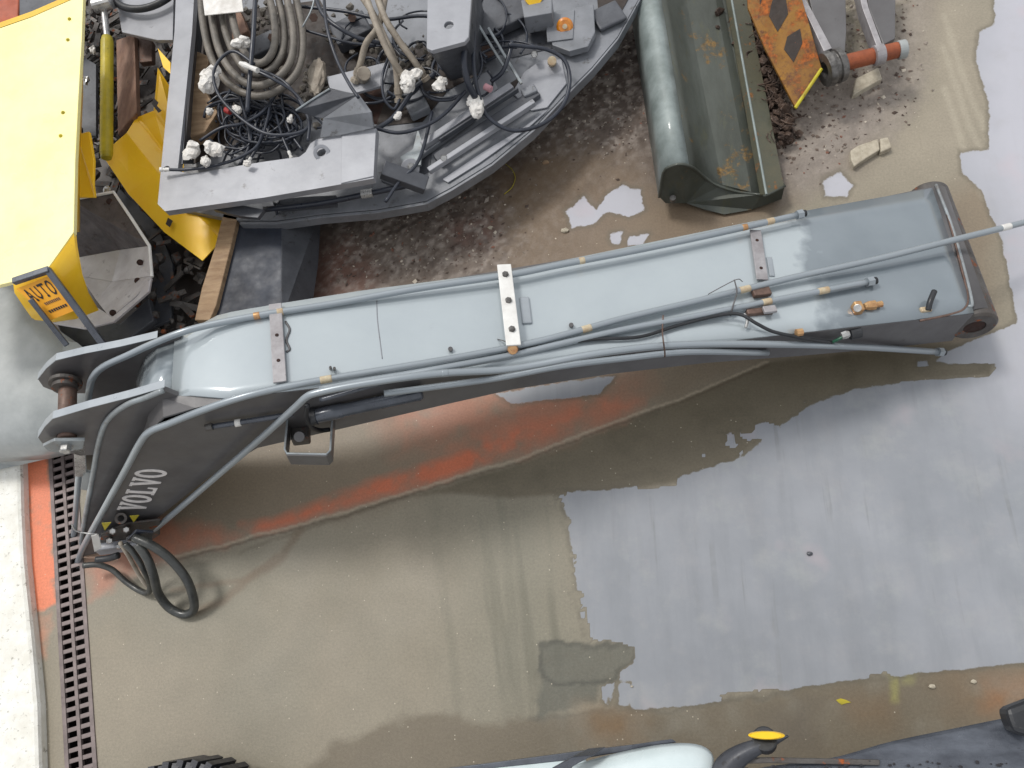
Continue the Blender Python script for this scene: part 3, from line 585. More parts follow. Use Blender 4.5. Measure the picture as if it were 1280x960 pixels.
pipe(p6, .016)
pipe([SP(480, 478, -.03), SP(430, 492, -.03), SP(400, 500, -.03)], .012, 'dark')
# dark cylinders on the side
pipe([SP(262, 534, -.03), SP(345, 521, -.03), SP(366, 518, -.03)], .014, 'dark', 'rod')
bp('tag_ring', g_lathe(SP(294, 529, -.03), SP(301, 528, -.03), [(0, .019), (1, .019)], 14), 'white', smooth=True)
bp('rod_end', cylinder(SP(257, 535, -.03), SP(266, 533, -.03), .018), 'rustysteel')
ac = bp('accumulator', g_lathe(SP(386, 522, -.04), SP(528, 492, -.04), [(0, .03), (.02, .038), (.3, .038), (.31, .034), (.98, .034), (1, .025)], 24), 'dark', smooth=True)
bp('strap', g_lathe(SP(388, 521.5, -.04), SP(396, 520, -.04), [(0, .038), (0, .043), (1, .043), (1, .038)], 24, True), 'black', ac)
pipe([SP(384, 506, -.06), SP(383, 522, -.075), SP(390, 534, -.07), SP(400, 538, -.05), SP(412, 537, -.04)], .012, 'black', 'hose')
bp('valve_body', g_box(SP(376, 545, -.03), AXv, WWv, DNv, .09, .07, .08), 'rustysteel', bevel=.01)
bp('valve_knob', cylinder(SP(374, 546, -.06), SP(374, 546, -.10), .028, 12), 'side')
# U bracket of flat bar
ud = -sl_(358, 524, 0)[1]
upath = [DP(360, 516, ud), DP(356, 562, ud), DP(359, 567, ud), DP(408, 568, ud), DP(413, 563, ud), DP(416, 512, ud)]
bp('u_bracket', g_loft(upath, [p+DNv*.10 for p in upath], .010, (upath[0]-upath[1]).normalized()), 'side', bevel=.002)
bp('bracket_edge', g_tube([p-DNv*.002 for p in upath], .0055, 8, raw=True), 'rim')

# tape rings, end nuts
def ring(P, i, m, ln=.05, r=.0184):
    pts = spline(P, 6); k = min(len(pts)-2, max(0, int(i))); a = pts[k]; t = (pts[k+1]-a).normalized()
    bp('tape_ring', g_lathe(a, a+t*ln, [(0, r*.97), (.1, r), (.9, r), (1, r*.97)], 14), m, smooth=True)
def near(P, px, py):
    pts = spline(P, 6); best = min(range(len(pts)-1), key=lambda i: (_pj(pts[i])[0]-px)**2+(_pj(pts[i])[1]-py)**2); return best
def _pj(p): c = ROT.T@(np.array(p)-CAM); return 640+FOC*c[0]/-c[2], 480-FOC*c[1]/-c[2]
for P, x, y, m, ln in ((p1, 358, 388, 'tape', .03), (p1, 325, 393, 'brass', .03), (p1, 730, 328, 'tape', .03), (p1, 962, 276, 'tape', .045), (p1, 930, 283, 'brass', .03), (p2, 415, 472, 'tape', .055), (p2, 940, 359, 'tape', .06), (p2, 1262, 282, 'white', .06), (p3, 1030, 363, 'tape', .06), (p3, 965, 376, 'tape', .05), (p4, 560, 466, 'pipe', .03), (p2, 735, 412, 'tape', .05)):
    ring(P, near(P, x, y), m, ln)
for a, b in ((p1[0], p1[1]), (p3[0], p3[1]), (p4[0], p4[1])):
    t = (a-b).normalized(); nu = bp('pipe_nut', g_lathe(a-t*.02, a+t*.015, [(0, .026), (1, .026)], 6), 'pipe'); bp('plug', cylinder(a+t*.015, a+t*.035, .02, 12), 'black', nu)
# cross wires
def wire(pts, r=.003, m='brown'): return bp('tie_wire', g_tube(pts, r, 6), m, smooth=True)
wire([DP(918, 350, .05), DP(921, 365, .08), DP(917, 380, .07), DP(913, 395, .03)], .004, 'side'); wire([DP(885, 368, .02), DP(905, 357, .06), DP(922, 349, .1), DP(928, 352, .06)], .0025, 'side')
wire([DP(829, 394, .06), DP(828, 412, .05), SP(829, 425, -.07), SP(831, 440, -.075), SP(831, 446, -.05)], .004)
wire([SP(205, 545, -.03), SP(330, 535, -.04)], .001, 'side') if False else None
wire([DP(622, 424, .01), DP(634, 428, .06), DP(652, 440, .03)], .003, 'side')
# black hose lying among the pipes
pipe([DP(650, 438, .02), DP(700, 430, .03), DP(745, 424, .03), DP(800, 421, .03), DP(850, 406, .03), DP(900, 394, .045), DP(925, 393, .06), DP(945, 404, .06), DP(965, 414, .04), DP(990, 420, .03), SP(1015, 425, -.03), SP(1040, 428, -.03)], .009, 'black', 'hose')
pipe([DP(930, 392, .06), DP(934, 400, .05), DP(932, 410, .03)], .008, 'zinc', 'hose_tail')

# clamps
def clamp(a, b, wd, m, h, n, holes, bm_='bolt', th=.012):
    A0, B0 = DP(*a, h), DP(*b, h); t = (B0-A0).normalized(); s = t.cross(DNv).normalized()
    c = bp('pipe_clamp', g_box((A0+B0)/2, t, s, -DNv, (B0-A0).length, wd, th), m, bevel=.003)
    for f in holes:
        q = A0.lerp(B0, f)
        bp('bolt', g_lathe(q-DNv*.004, q-DNv*(.02 if n else .009), [(0, .017 if n else .009), (.8, .017 if n else .009), (1, .012 if n else .006)], 6 if n else 12), bm_, c)
    return c
c1_ = clamp((344, 380), (350, 478), .062, 'clamp', .03, 0, (.42, .74), 'hole')
bp('clamp_lip', g_tube([DP(357, 402, .01), DP(362, 412, .012), DP(358, 425, .012), DP(362, 436, .012), DP(358, 440, .01)], .006, 6), 'side', c1_, smooth=True)
c2_ = clamp((630, 331), (642, 432), .072, 'white', .075, 1, (.14, .47, .82))
bp('clamp_base', g_bar(DP(655, 372, .012), DP(659, 405, .012), .05, .02, -DNv), 'boomgrey', c2_, bevel=.006)
bp('brass_nut', g_lathe(DP(641, 436, .03), DP(641, 437, .06), [(0, .03), (1, .024)], 10), 'brass', c2_)
c3_ = clamp((944, 288), (953, 350), .062, 'clamp', .03, 0, (.22, .78), 'hole')
bp('clamp_base', g_bar(DP(961, 322, .008), DP(965, 346, .008), .03, .016, -DNv), 'boomgrey', c3_, bevel=.005)
bp('clamp_saddle', g_bar(DP(940, 366, .03), DP(962, 363, .03), .06, .03, -DNv), 'brown', c3_, bevel=.006)
bp('clamp_saddle', g_bar(DP(933, 391, .02), DP(966, 388, .02), .035, .03, -DNv), 'brown', c3_, bevel=.006)
bp('clamp_cap', g_bar(DP(954, 388, .05), DP(970, 386, .05), .04, .02, -DNv), 'clamp', c3_, bevel=.004)
# small studs on the deck
for x, y in ((413, 461), (418, 462)): bp('stud', cylinder(DP(x, y, 0), DP(x, y-2, .06), .007, 8), 'bolt')
for x, y in ((563, 437), (714, 407)): bp('stud', cylinder(DP(x, y, 0), DP(x, y-1, .03), .012, 8), 'side')
# brass elbow and black handle on the foot end
fb = bp('brass_fitting', g_box(DP(1072, 385, .03), AXv, WWv, DNv, .045, .06, .05), 'brass', bevel=.008)
bp('fitting_cap', cylinder(DP(1072, 385, .055), DP(1072, 385, .066), .02, 12), 'zinc', fb)
bp('fitting_nut', g_lathe(DP(1080, 383, .03), DP(1102, 380, .03), [(0, .016), (.3, .026), (.6, .026), (.65, .015), (1, .018)], 8), 'brass', fb)
bp('handle', g_tube([DP(1160, 388, .02), DP(1163, 376, .05), DP(1168, 364, .06)], .015, 10), 'black', smooth=True)
bp('handle_base', g_box(DP(1157, 387, .012), AXv, WWv, DNv, .06, .03, .02), 'tape', bevel=.006)
bp('plug', cylinder(SP(1062, 418, -.01), SP(1076, 415, -.01), .03, 14), 'black'); 
bp('fitting_nut', g_lathe(SP(1052, 420, -.03), SP(1062, 417, -.03), [(0, .02), (.6, .022), (1, .014)], 8), 'zinc')
bp('green_cap', g_tube([SP(1040, 428, -.03), SP(1048, 424, -.035), SP(1055, 420, -.03)], .008, 8), 'greenplastic')
bp('brass_nut', cylinder(SP(995, 416, -.01), SP(1003, 415, -.01), .02, 8), 'brass')

# lettering
def letter_polys(ch):
    def ell(a, b, n=20): return [(.5+a*math.cos(2*math.pi*i/n), .5+b*math.sin(2*math.pi*i/n)) for i in range(n)]
    if ch == 'V': return [[(-.08, 1), (.42, 1), (.42, .9), (.34, .9), (.56, .34), (.74, .9), (.64, .9), (.64, 1), (1.08, 1), (1.08, .9), (1.0, .9), (.60, 0), (.42, 0), (.03, .9), (-.08, .9)]]
    if ch == 'O': return [ell(.52, .53), ell(.25, .38)]
    if ch == 'L': return [[(.02, 1), (.58, 1), (.58, .9), (.44, .9), (.44, .12), (.76, .12), (.84, .34), (.96, .34), (.94, 0), (.02, 0), (.02, .1), (.15, .1), (.15, .9), (.02, .9)]]
b0, b1 = [np.array(sl_(*p, -.003)) for p in ((180, 640), (211, 587))]; t0, t1 = [np.array(sl_(*p, -.003)) for p in ((146, 637), (172, 586))]
for i, ch_ in enumerate('VOLVO'):
    loops = []
    for poly in letter_polys(ch_):
        l = []
        for x, y in poly:
            u = (i+.06+x*.88)/5; q = (b0*(1-u)+b1*u)*(1-y)+(t0*(1-u)+t1*u)*y; l.append(BL(q[0], -.003, q[1]))
        loops.append(l)
    bp('letter', g_plate(loops, -WWv, .0025), 'lettering')

# joint hardware at the low end
jb = bp('manifold_block', g_box(SP(150, 676, -.03), AXv, WWv, DNv, .26, .12, .10), 'frame', bevel=.012)
bp('bracket_plate', g_plate([[SP(x, y, -.05) for x, y in ((126, 668), (158, 655), (200, 650), (200, 668), (178, 684), (124, 692))]], -WWv, .012), 'rustysteel', bevel=.003)
for x, y in ((141, 664), (158, 662), (137, 676), (162, 673), (149, 683)): bp('bolt', g_lathe(SP(x, y, -.06), SP(x, y, -.10), [(0, .02), (.7, .02), (1, .014)], 6), 'zinc')
bp('eye', g_lathe(SP(151, 648, -.01), SP(151, 648, -.05), [(0, .018), (0, .032), (1, .032), (1, .018)], 18, True), 'rustysteel')
for tri in ([(127, 654), (139, 653), (131, 663)], [(162, 645), (174, 644), (167, 653)]): bp('sticker', g_plate([[SP(x, y, -.11 if x < 150 else -.056) for x, y in tri]], -WWv, .002), 'yellowdull')
bp('cover_flap', g_plate([[SP(x, y, -.13) for x, y in ((158, 676), (170, 664), (192, 666), (190, 676), (176, 678))]], -WWv, .015), 'cable', bevel=.004)
bp('paper_tag', g_plate([[SP(x, y, -.12) for x, y in ((114, 670), (123, 668), (127, 685), (118, 690))]], -WWv, .002), 'white')
bp('tie_wire', g_tube([SP(90, 656, -.06), SP(96, 664, -.08), SP(112, 667, -.1), (SP(122, 668, -.12))], .004, 6), 'zinc', smooth=True)
bp('strap', g_tube([SP(104, 706, -.03), SP(96, 707, -.03)], .02, 10), 'rim')
bp('end_bracket', g_plate([[SP(x, y, .10) for x, y in ((92, 562), (106, 556), (108, 590), (104, 596), (94, 596))]], -WWv, .02), 'zinc', bevel=.003)
bp('end_bracket', g_plate([[SP(x, y, .10) for x, y in ((104, 590), (114, 592), (112, 614), (101, 612))]], -WWv, .02), 'tank', bevel=.003)
hp = lambda L: [at(x, y, z) for x, y, z in L]
bp('hose', g_tube(hp([(168, 672, .42), (190, 682, .40), (212, 698, .33), (232, 722, .24), (241, 745, .14), (242, 762, .06), (230, 768, .04), (212, 760, .06), (198, 742, .15), (192, 720, .27), (184, 698, .36), (172, 680, .40)]), .026, 14), 'loop', smooth=True)
bp('hose', g_tube(hp([(104, 707, .14), (122, 706, .12), (140, 712, .08), (156, 726, .05), (172, 737, .04), (184, 741, .06), (188, 732, .12), (180, 712, .26), (166, 690, .36), (156, 680, .40)]), .018, 12), 'loop', smooth=True)
bp('hose', g_tube(hp([(150, 678, .40), (160, 694, .32), (170, 712, .2), (180, 728, .12), (190, 738, .06)]), .012, 12), 'beige', smooth=True)
bp('hose', g_tube(hp([(120, 700, .25), (135, 698, .24), (148, 694, .25)]), .02, 12), 'black', smooth=True)

# ------------------------------------------------------------------ everything else in the yard
def pp(L, z, th, holes=()):                                # flat plate: outline at height z (or per-point heights)
    return g_plate([[at(p[0], p[1], p[2] if len(p) > 2 else z) for p in L]]+[circ(at(x, y, z), (1, 0, 0), (0, 1, 0), r) for x, y, r in holes], _nrm([at(p[0], p[1], p[2] if len(p) > 2 else z) for p in L]), th)
def _nrm(P):
    n = Vector((0, 0, 0))
    for a, b in zip(P, P[1:]+P[:1]): n += a.cross(b)
    n.normalize(); return n if n.z > 0 else -n
def pt(par, nm, VF, m, **k): return mk(nm, VF[0], VF[1], M[m], par, **k)
def tb(L, r, seg=10, sub=6): return g_tube([at(*p) for p in L], r, seg, sub)

# ---- slewing frame of a machine, full of hoses
fr = root('machine_frame', 'grey steel machine frame with curved rim, open centre and tangled hoses on it', 'machine frame', at(450, 120, 0))
pt(fr, 'base_plate', pp([(238, -60), (232, 120), (228, 262), (300, 276), (345, 276), (400, 268), (470, 262), (533, 251), (565, 234), (615, 203), (667, 160), (712, 112), (740, 84), (772, 46), (800, -4), (826, -60)], .42, .05), 'frame2', bevel=.006)
rimpts = [(300, 277), (345, 277), (400, 269), (470, 263), (533, 252), (565, 235), (615, 204), (667, 161), (712, 113), (740, 85), (772, 47), (800, -3), (828, -60)]
A1 = [at(x, y, .43) for x, y in rimpts]; B1 = [p+Vector((0, 0, -.075)) for p in A1]
pt(fr, 'rim_edge', g_loft(A1, B1, .02, (0, 1, 0)), 'frame2', bevel=.002)
# pale flat bars making the open corner
pt(fr, 'corner_bar', pp([(222, -60), (218, 40), (206, 160), (197, 255), (206, 264), (258, 257), (330, 247), (400, 235), (467, 223), (471, 161), (447, 164), (425, 169), (412, 171), (396, 174), (388, 179), (382, 190), (374, 196), (330, 202), (270, 212), (240, 217), (222, 214), (232, 120), (240, 40), (246, -60)], .72, .05, [(402, 191, .026), (208, 211, .022)]), 'frame', bevel=.006)
pt(fr, 'bar_web', g_loft([at(x, y, .70) for x, y in ((246, -60), (240, 40), (232, 120), (226, 205))], [at(x, y, .45) for x, y in ((258, -60), (252, 40), (245, 120), (240, 205))], .012, (-1, 0, 0)), 'frame3')
pt(fr, 'boss_ring', g_lathe(at(402, 191, .715), at(402, 191, .735), [(0, .05), (1, .05), (1, .028), (0, .028)], 24, True), 'frame', bevel=.003)
pt(fr, 'pad_plate', pp([(427, 168), (470, 160), (467, 220), (426, 229)], .728, .01), 'frame', bevel=.003)
pt(fr, 'foot_flange', pp([(267, 262), (300, 256), (330, 262), (322, 272), (300, 270)], .62, .03), 'frame3')
pt(fr, 'gusset', pp([(370, 138, .86), (412, 111, .90), (448, 118, .88), (404, 148, .80), (392, 146, .80)], .86, .012), 'frame3', bevel=.002)
pt(fr, 'gusset', pp([(448, 118, .88), (464, 140, .84), (467, 160, .76), (430, 168, .74), (400, 172, .74), (404, 148, .80)], .8, .014), 'frame2', bevel=.002)
pt(fr, 'gusset_edge', tb([(370, 138, .865), (391, 124, .885), (412, 111, .905)], .006, 6), 'rim')
pt(fr, 'valve_shelf', pp([(408, 96), (486, 77), (478, 107), (440, 117), (412, 110)], .60, .02), 'frame', bevel=.003)
pt(fr, 'bay_shade_sheet', pp([(448, 117), (478, 108), (486, 150), (468, 155)], .425, .004), 'hole')  # dark sheets laid on the base plate, painting the shade of open gaps
pt(fr, 'bay_shade_sheet', pp([(246, 20), (400, 0), (452, 100), (380, 150), (240, 205)], .425, .004), 'blackpaint_shade')
pt(fr, 'bay_shade_sheet', pp([(402, 30), (470, 30), (500, 70), (440, 90), (405, 80)], .426, .004), 'blackpaint_shade')
pt(fr, 'upright_plate', pp([(535, -40), (592, -40), (586, 46), (581, 52), (540, 63), (533, 60)], 1.0, .03, [(561, 31, .028)]), 'frame', bevel=.005)
pt(fr, 'upright_side', g_loft([at(x, y, .99) for x, y in ((592, -40), (586, 46), (581, 52), (540, 63))], [at(x, y, .45) for x, y in ((606, 20), (602, 86), (598, 92), (566, 100))], .02, (1, 0, 0)), 'frame3')
pt(fr, 'strut', g_bar(at(478, 212, .62), at(533, 232, .50), .10, .07), 'frame3', bevel=.006)
for L, m_ in (([(470, 158), (528, 152), (560, 112), (600, 92), (600, 60), (520, 56), (486, 112)], 'blackpaint_shade'), ([(604, 0), (684, 0), (690, 60), (640, 72), (606, 60)], 'frame3'), ([(745, -20), (796, -20), (772, 22), (750, 40)], 'blackpaint_shade'), ([(476, 226), (520, 196), (540, 190), (536, 214), (500, 236)], 'frame3'), ([(600, 128), (650, 96), (658, 104), (612, 136)], 'blackpaint_shade')):
    pt(fr, 'bay_shade_sheet', pp(L, .4265, .003), m_)
pt(fr, 'pipe', tb([(330, 262, .52), (400, 254, .54), (470, 240, .54), (508, 232, .52)], .018, 10), 'cable', smooth=True)
pt(fr, 'pipe_nut', cylinder(at(452, 243, .54), at(466, 241, .54), .028, 8, 0), 'zinc')
pt(fr, 'fitting', cylinder(at(453, 96, .62), at(455, 92, .72), .045, 12), 'beige')
pt(fr, 'fitting', cylinder(at(690, 78, .45), at(690, 76, .50), .03, 10), 'tape')
# angle channels on the rim
for a, b, z, wd, mm in (((528, 182), (640, 108), .50, .05, 'frame'), ((536, 214), (668, 128), .50, .035, 'frame'), ((550, 176), (648, 112), .52, .012, 'frame3'), ((545, 200), (672, 116), .46, .07, 'frame3'), ((520, 196), (590, 146), .455, .06, 'frame2')):
    pt(fr, 'channel', g_bar(at(*a, z), at(*b, z), wd, .04), mm, bevel=.004)
pt(fr, 'wet_sheen_panel', pp([(655, 90), (676, 75), (702, 74), (708, 104), (684, 134), (664, 138), (640, 116)], .435, .012), 'frame', bevel=.003)  # paler plates paint the wet sheen on the base plate
pt(fr, 'wet_sheen_panel', pp([(553, 224), (600, 192), (650, 162), (688, 134), (660, 160), (600, 203), (560, 228)], .435, .01), 'frame', bevel=.003)
pt(fr, 'wet_sheen_panel', pp([(585, 100), (612, 88), (622, 110), (606, 128), (590, 130)], .437, .012), 'frame', bevel=.003)
pt(fr, 'lamp_bracket', pp([(685, 15), (742, 5), (744, 40), (735, 58), (712, 64), (690, 56)], .50, .05), 'frame2', bevel=.006)
pt(fr, 'lamp_box', pp([(651, 0), (690, -4), (690, 16), (655, 22)], .62, .14), 'frame2', bevel=.006)
rl = pt(fr, 'lamp_plate', pp([(682, 22), (718, 12), (716, 48), (684, 52)], .51, .01), 'frame2', bevel=.002)
pt(rl, 'reflector', g_lathe(at(706, 33, .51), at(706, 33, .53), [(0, .056), (.6, .054), (1, .04)], 28), 'orange', label='round orange reflector', smooth=False)
pt(rl, 'reflector_hub', cylinder(at(706, 33, .528), at(706, 33, .537), .016, 16), 'tape')
pt(fr, 'reflector', g_lathe(at(667, -4, .63), at(667, -4, .65), [(0, .062), (1, .055)], 24), 'capyel')
for a, b in (((610, 35), (652, 105)), ((592, 22), (634, 90))): pt(fr, 'rod', g_bar(at(*a, .64), at(*b, .54), .018, .018), 'rim', bevel=.004)
pt(fr, 'rod_foot', g_box(at(662, 116, .47), (1, .4, 0), (-.4, 1, 0), (0, 0, 1), .09, .06, .06), 'frame2', bevel=.01)
pt(fr, 'bracket_tab', pp([(500, 196), (516, 186), (522, 160), (528, 176), (526, 206), (506, 208)], .50, .02), 'rim', bevel=.003)
pt(fr, 'round_pad', cylinder(at(513, 210, .45), at(513, 210, .49), .06, 24), 'frame', bevel=.003)
for x, y in ((514, 208), (668, 68), (555, 198), (412, 163), (590, 105), (345, 250)):
    pt(fr, 'bolt', g_lathe(at(x, y, .48), at(x, y, .53), [(0, .024), (.8, .024), (1, .018)], 6), 'zinc')
pt(fr, 'frame_bracket', pp([(340, 250), (380, 246), (420, 244), (420, 256), (350, 262)], .5, .03), 'frame3')
# dark machinery behind
for (x, y, a, b, h, z, m_) in ((330, 60, .22, .16, .1, .5, 'frame3'), (620, 20, .5, .3, .08, .48, 'frame3'), (440, 40, .26, .2, .1, .5, 'frame3'), (520, 130, .14, .2, .07, .47, 'frame2'), (600, 70, .2, .1, .06, .47, 'brown'), (760, 20, .2, .18, .03, .45, 'frame3')):
    pt(fr, 'machine_block', g_box(at(x, y, z), (.9, .4, 0), (-.4, .9, 0), (0, 0, 1), a, b, h), m_, bevel=.012)
for x, y in ((392, 22), (340, 47), (440, 22)): pt(fr, 'rust_nut', g_lathe(at(x, y, .56), at(x, y, .60), [(0, .03), (1, .03)], 6), 'brown')

# hoses and cables: each one a thing
hx = [0]
def hose(nm, label, cat, L, r, m, group, ends=None, **k):
    P = [at(*p) for p in L]; b = P[0]
    rt = root(nm, label, cat, (b.x, b.y, b.z), group)
    pt(rt, 'hose_body' if 'hose' in nm else 'cable_body', g_tube(P, r, 12, 7), m, smooth=True)
    for e in (ends or []):
        q = P[0] if e[0] == 0 else P[-1]; t = ((P[0]-P[1]) if e[0] == 0 else (P[-1]-P[-2])).normalized()
        pt(rt, e[1], g_lathe(q-t*r*2, q+t*e[2], [(0, r*1.25), (.45, r*1.3), (.5, r*1.0), (.7, r*1.0), (.72, r*1.5), (1, r*1.5)], 8), e[3], bevel=.002)
    return rt
GH = 'thick grey hoses coiled on the machine frame'
coil = [[(250, -20), (254, 30), (266, 76), (290, 108), (322, 120), (352, 110), (374, 84), (378, 40), (366, -20)],
        [(262, -20), (266, 30), (277, 70), (298, 98), (322, 107), (346, 98), (364, 74), (366, 34), (354, -20)],
        [(274, -20), (279, 28), (290, 62), (306, 86), (324, 93), (342, 84), (354, 62), (354, 28), (344, -20)],
        [(286, -20), (291, 24), (300, 54), (312, 74), (326, 79), (338, 70), (344, 50), (342, 20), (332, -20)]]
names = ['outermost and lowest', 'second from outside', 'third from outside', 'innermost and smallest']
for i, c in enumerate(coil):
    hose('hydraulic_hose', f'thick grey hydraulic hose, {names[i]} loop of the coil under the white label', 'hydraulic hose', [(x, y, .74+.03*(i % 2)+.012*i) for x, y in c], .024, 'hose', GH)
lb = mk('paper_label', *pp([(252, -12), (300, -16), (304, 14), (256, 19)], .86, .006), M['wrap'], base=at(278, 0, .85)); tag(lb, 'white paper label wrapped over the coiled grey hoses at the picture top', 'label')
GB = 'dirty beige hoses ending in wrapped fittings'
for i, (L, lab) in enumerate((([(452, -20, .95), (470, 30, .9), (488, 70, .8), (506, 98, .68)], 'dirty beige hose ending nearest the white upright plate'),
     ([(466, -20, .9), (480, 20, .88), (498, 50, .8), (516, 74, .72), (528, 92, .64)], 'beige hose whose end slips behind the white upright plate'),
     ([(484, -20, .85), (474, 30, .85), (458, 54, .78), (451, 78, .7), (446, 94, .64)], 'beige hose bending left to the fitting beside the square opening'),
     ([(440, -20, .8), (462, 10, .86), (482, 50, .84), (494, 80, .74), (498, 118, .62)], 'beige hose running down to the lowest white wrapped fitting'))):
    hose('hydraulic_hose', lab, 'hydraulic hose', L, .021, 'beige', GB, [(1, 'hose_fitting', .05, 'beige')])
GC = 'thin dark cables tangled on the machine frame'
cab = [
 ('thin dark cable in a wide loose ring over the coiled hoses', [(318, 80, .9), (290, 64, .92), (268, 86, .92), (272, 116, .88), (296, 144, .84), (330, 166, .82), (362, 168, .8), (384, 160, .78), (386, 142, .76), (368, 116, .8), (340, 98, .86), (314, 86, .88)], .010, 0),
 ('straight stiff dark cable rising from the tangle to the picture top', [(320, -20, 1.0), (317, 40, .96), (312, 100, .9), (309, 140, .84)], .015, 0),
 ('dark cable running down from the top beside the gusset', [(404, -20, .95), (408, 30, .95), (420, 72, .92), (436, 104, .92), (448, 122, .92)], .010, 0),
 ('black cable lying along the corner bar to its rusty hole', [(208, 212, .77), (232, 212, .75), (262, 208, .74), (292, 200, .72), (320, 184, .7), (330, 160, .68)], .010, 1),
 ('dark cable arching left through the white plugs', [(250, 176, .7), (276, 160, .72), (304, 154, .7), (328, 140, .68), (345, 118, .66)], .010, 0),
 ('dark cable fanning out lowest from the tangle', [(312, 200, .66), (326, 176, .68), (334, 150, .68), (340, 124, .66), (352, 108, .64)], .009, 1),
 ('dark cable curling beside the boss ring', [(385, 176, .78), (386, 150, .78), (372, 122, .78), (352, 100, .8), (322, 86, .8)], .010, 0),
 ('dark cable snaking behind the coil to the left', [(300, 206, .62), (312, 180, .62), (308, 150, .66), (300, 118, .72), (304, 92, .78)], .011, 0),
 ('dark cable of the fan second nearest the corner bar', [(362, 192, .62), (352, 168, .64), (344, 140, .62), (336, 118, .6)], .009, 1),
 ('dark cable of the fan nearest the boss ring', [(378, 188, .6), (362, 164, .62), (354, 138, .62), (352, 110, .6)], .009, 0),
 ('blue black cable sweeping across the top of the frame', [(392, -10, .8), (404, 18, .8), (426, 36, .78), (450, 48, .74), (476, 54, .7)], .014, 0),
 ('dark cable draped flat towards the square opening', [(382, 38, .7), (410, 46, .68), (440, 54, .66), (470, 56, .64)], .009, 0),
 ('dark cable passing under the beige hoses to the rim', [(468, 160, .66), (498, 166, .64), (530, 158, .62), (556, 142, .6), (582, 114, .6)], .012, 0),
 ('thick dark cable hanging from the upright plate', [(588, 30, .9), (580, 70, .84), (584, 100, .76), (594, 122, .66)], .020, 0),
 ('black cable in a big loop hanging over the curved rim', [(594, 40, .8), (592, 80, .74), (598, 116, .66), (610, 146, .58), (640, 163, .52), (676, 156, .5), (702, 134, .5), (712, 104, .52), (706, 76, .56), (684, 62, .6), (656, 58, .64), (636, 56, .68)], .013, 0),
 ('short dark cable hooked between the two rods', [(640, 52, .66), (636, 70, .64), (628, 90, .6), (614, 102, .56)], .014, 0),
 ('dark cable lying across the gap below the beige hoses', [(440, 146, .66), (462, 162, .62), (488, 150, .6), (506, 128, .6), (520, 108, .6), (544, 92, .6)], .016, 0),
 ('dark cable running along the bottom of the frame', [(482, 252, .6), (500, 226, .58), (520, 206, .58), (530, 182, .56), (540, 140, .56)], .011, 0),
 ('black cable dropping below the corner bar to a loose fitting', [(340, 240, .5), (345, 262, .44), (352, 284, .34), (372, 298, .24)], .009, 1),
 ('dark cable looping at the left of the square opening', [(486, 70, .7), (478, 96, .7), (480, 122, .66), (492, 136, .62), (500, 124, .62)], .009, 0),
 ('dark cable crossing the frame top behind the upright plate', [(376, 8, .64), (430, 14, .64), (480, 24, .62), (530, 20, .6), (600, 30, .58)], .012, 0),
 ('thin pale wire slanting above the coiled hoses', [(396, -20, .95), (390, 10, .92), (378, 34, .88)], .005, 2),
]
for lab, L, r, e in cab:
    hose('cable', lab, 'cable', L, r, 'rim' if e == 2 else 'cable', GC, [(0, 'plug', .04, 'white')] if e == 1 else None)
# a mass of further thin cables, too tangled to count
g = G()
for i in range(44):
    cx, cy = 322+random.gauss(0, 20), 152+random.gauss(0, 12); ra, rb = random.uniform(18, 52), random.uniform(12, 34); a0 = random.uniform(0, 6.28); sp_ = random.uniform(2.2, 4.6); z0 = .52+random.uniform(0, .12)
    L = [at(cx+ra*math.cos(a0+sp_*t)+t*random.gauss(0, 5), cy+rb*math.sin(a0+sp_*t)+t*random.gauss(0, 4), z0+random.uniform(-.02, .02)) for t in np.linspace(0, 1, 7)]
    g.add(*g_tube(L, random.uniform(.006, .010), 6, 4))
for i in range(12):
    x, y = 325+random.gauss(0, 8), 145+random.gauss(0, 6); e = random.uniform(-1.1, 1.1); n = random.uniform(35, 60)
    g.add(*g_tube([at(x, y, .62), at(x+n*.4*math.sin(e), y+n*.4, .60), at(x+n*.8*math.sin(e*1.3), y+n*.75, .54), at(x+n*math.sin(e*1.2), y+n, .46)], .008, 6, 4))
for i in range(34):
    x, y = random.uniform(460, 640), random.uniform(20, 110); ra, rb = random.uniform(14, 44), random.uniform(12, 34); a0 = random.uniform(0, 6.28); sp_ = random.uniform(1.6, 3.6); z0 = .5+random.uniform(0, .1)
    L = [at(x+ra*math.cos(a0+sp_*t), y+rb*math.sin(a0+sp_*t), z0+random.uniform(-.02, .02)) for t in np.linspace(0, 1, 6)]
    g.add(*g_tube(L, random.uniform(.006, .012), 6, 4))
o = mk('cable_tangle', g.V, g.F, M['cable'], smooth=True, base=at(330, 150, .5)); o['kind'] = 'stuff'
# grubby muck on the frame
g = G()
for i in range(240):
    x, y = random.choice([(395, 100), (395, 120), (520, 80), (470, 60), (560, 60), (330, 30), (440, 30)]); x += random.gauss(0, 14); y += random.gauss(0, 14)
    g.add(*g_ico(at(x, y, .46+random.uniform(0, .08)), random.uniform(.008, .03), 1, .35))
o = mk('caked_mud', g.V, g.F, M['hose'], base=at(400, 100, .46)); o['kind'] = 'stuff'
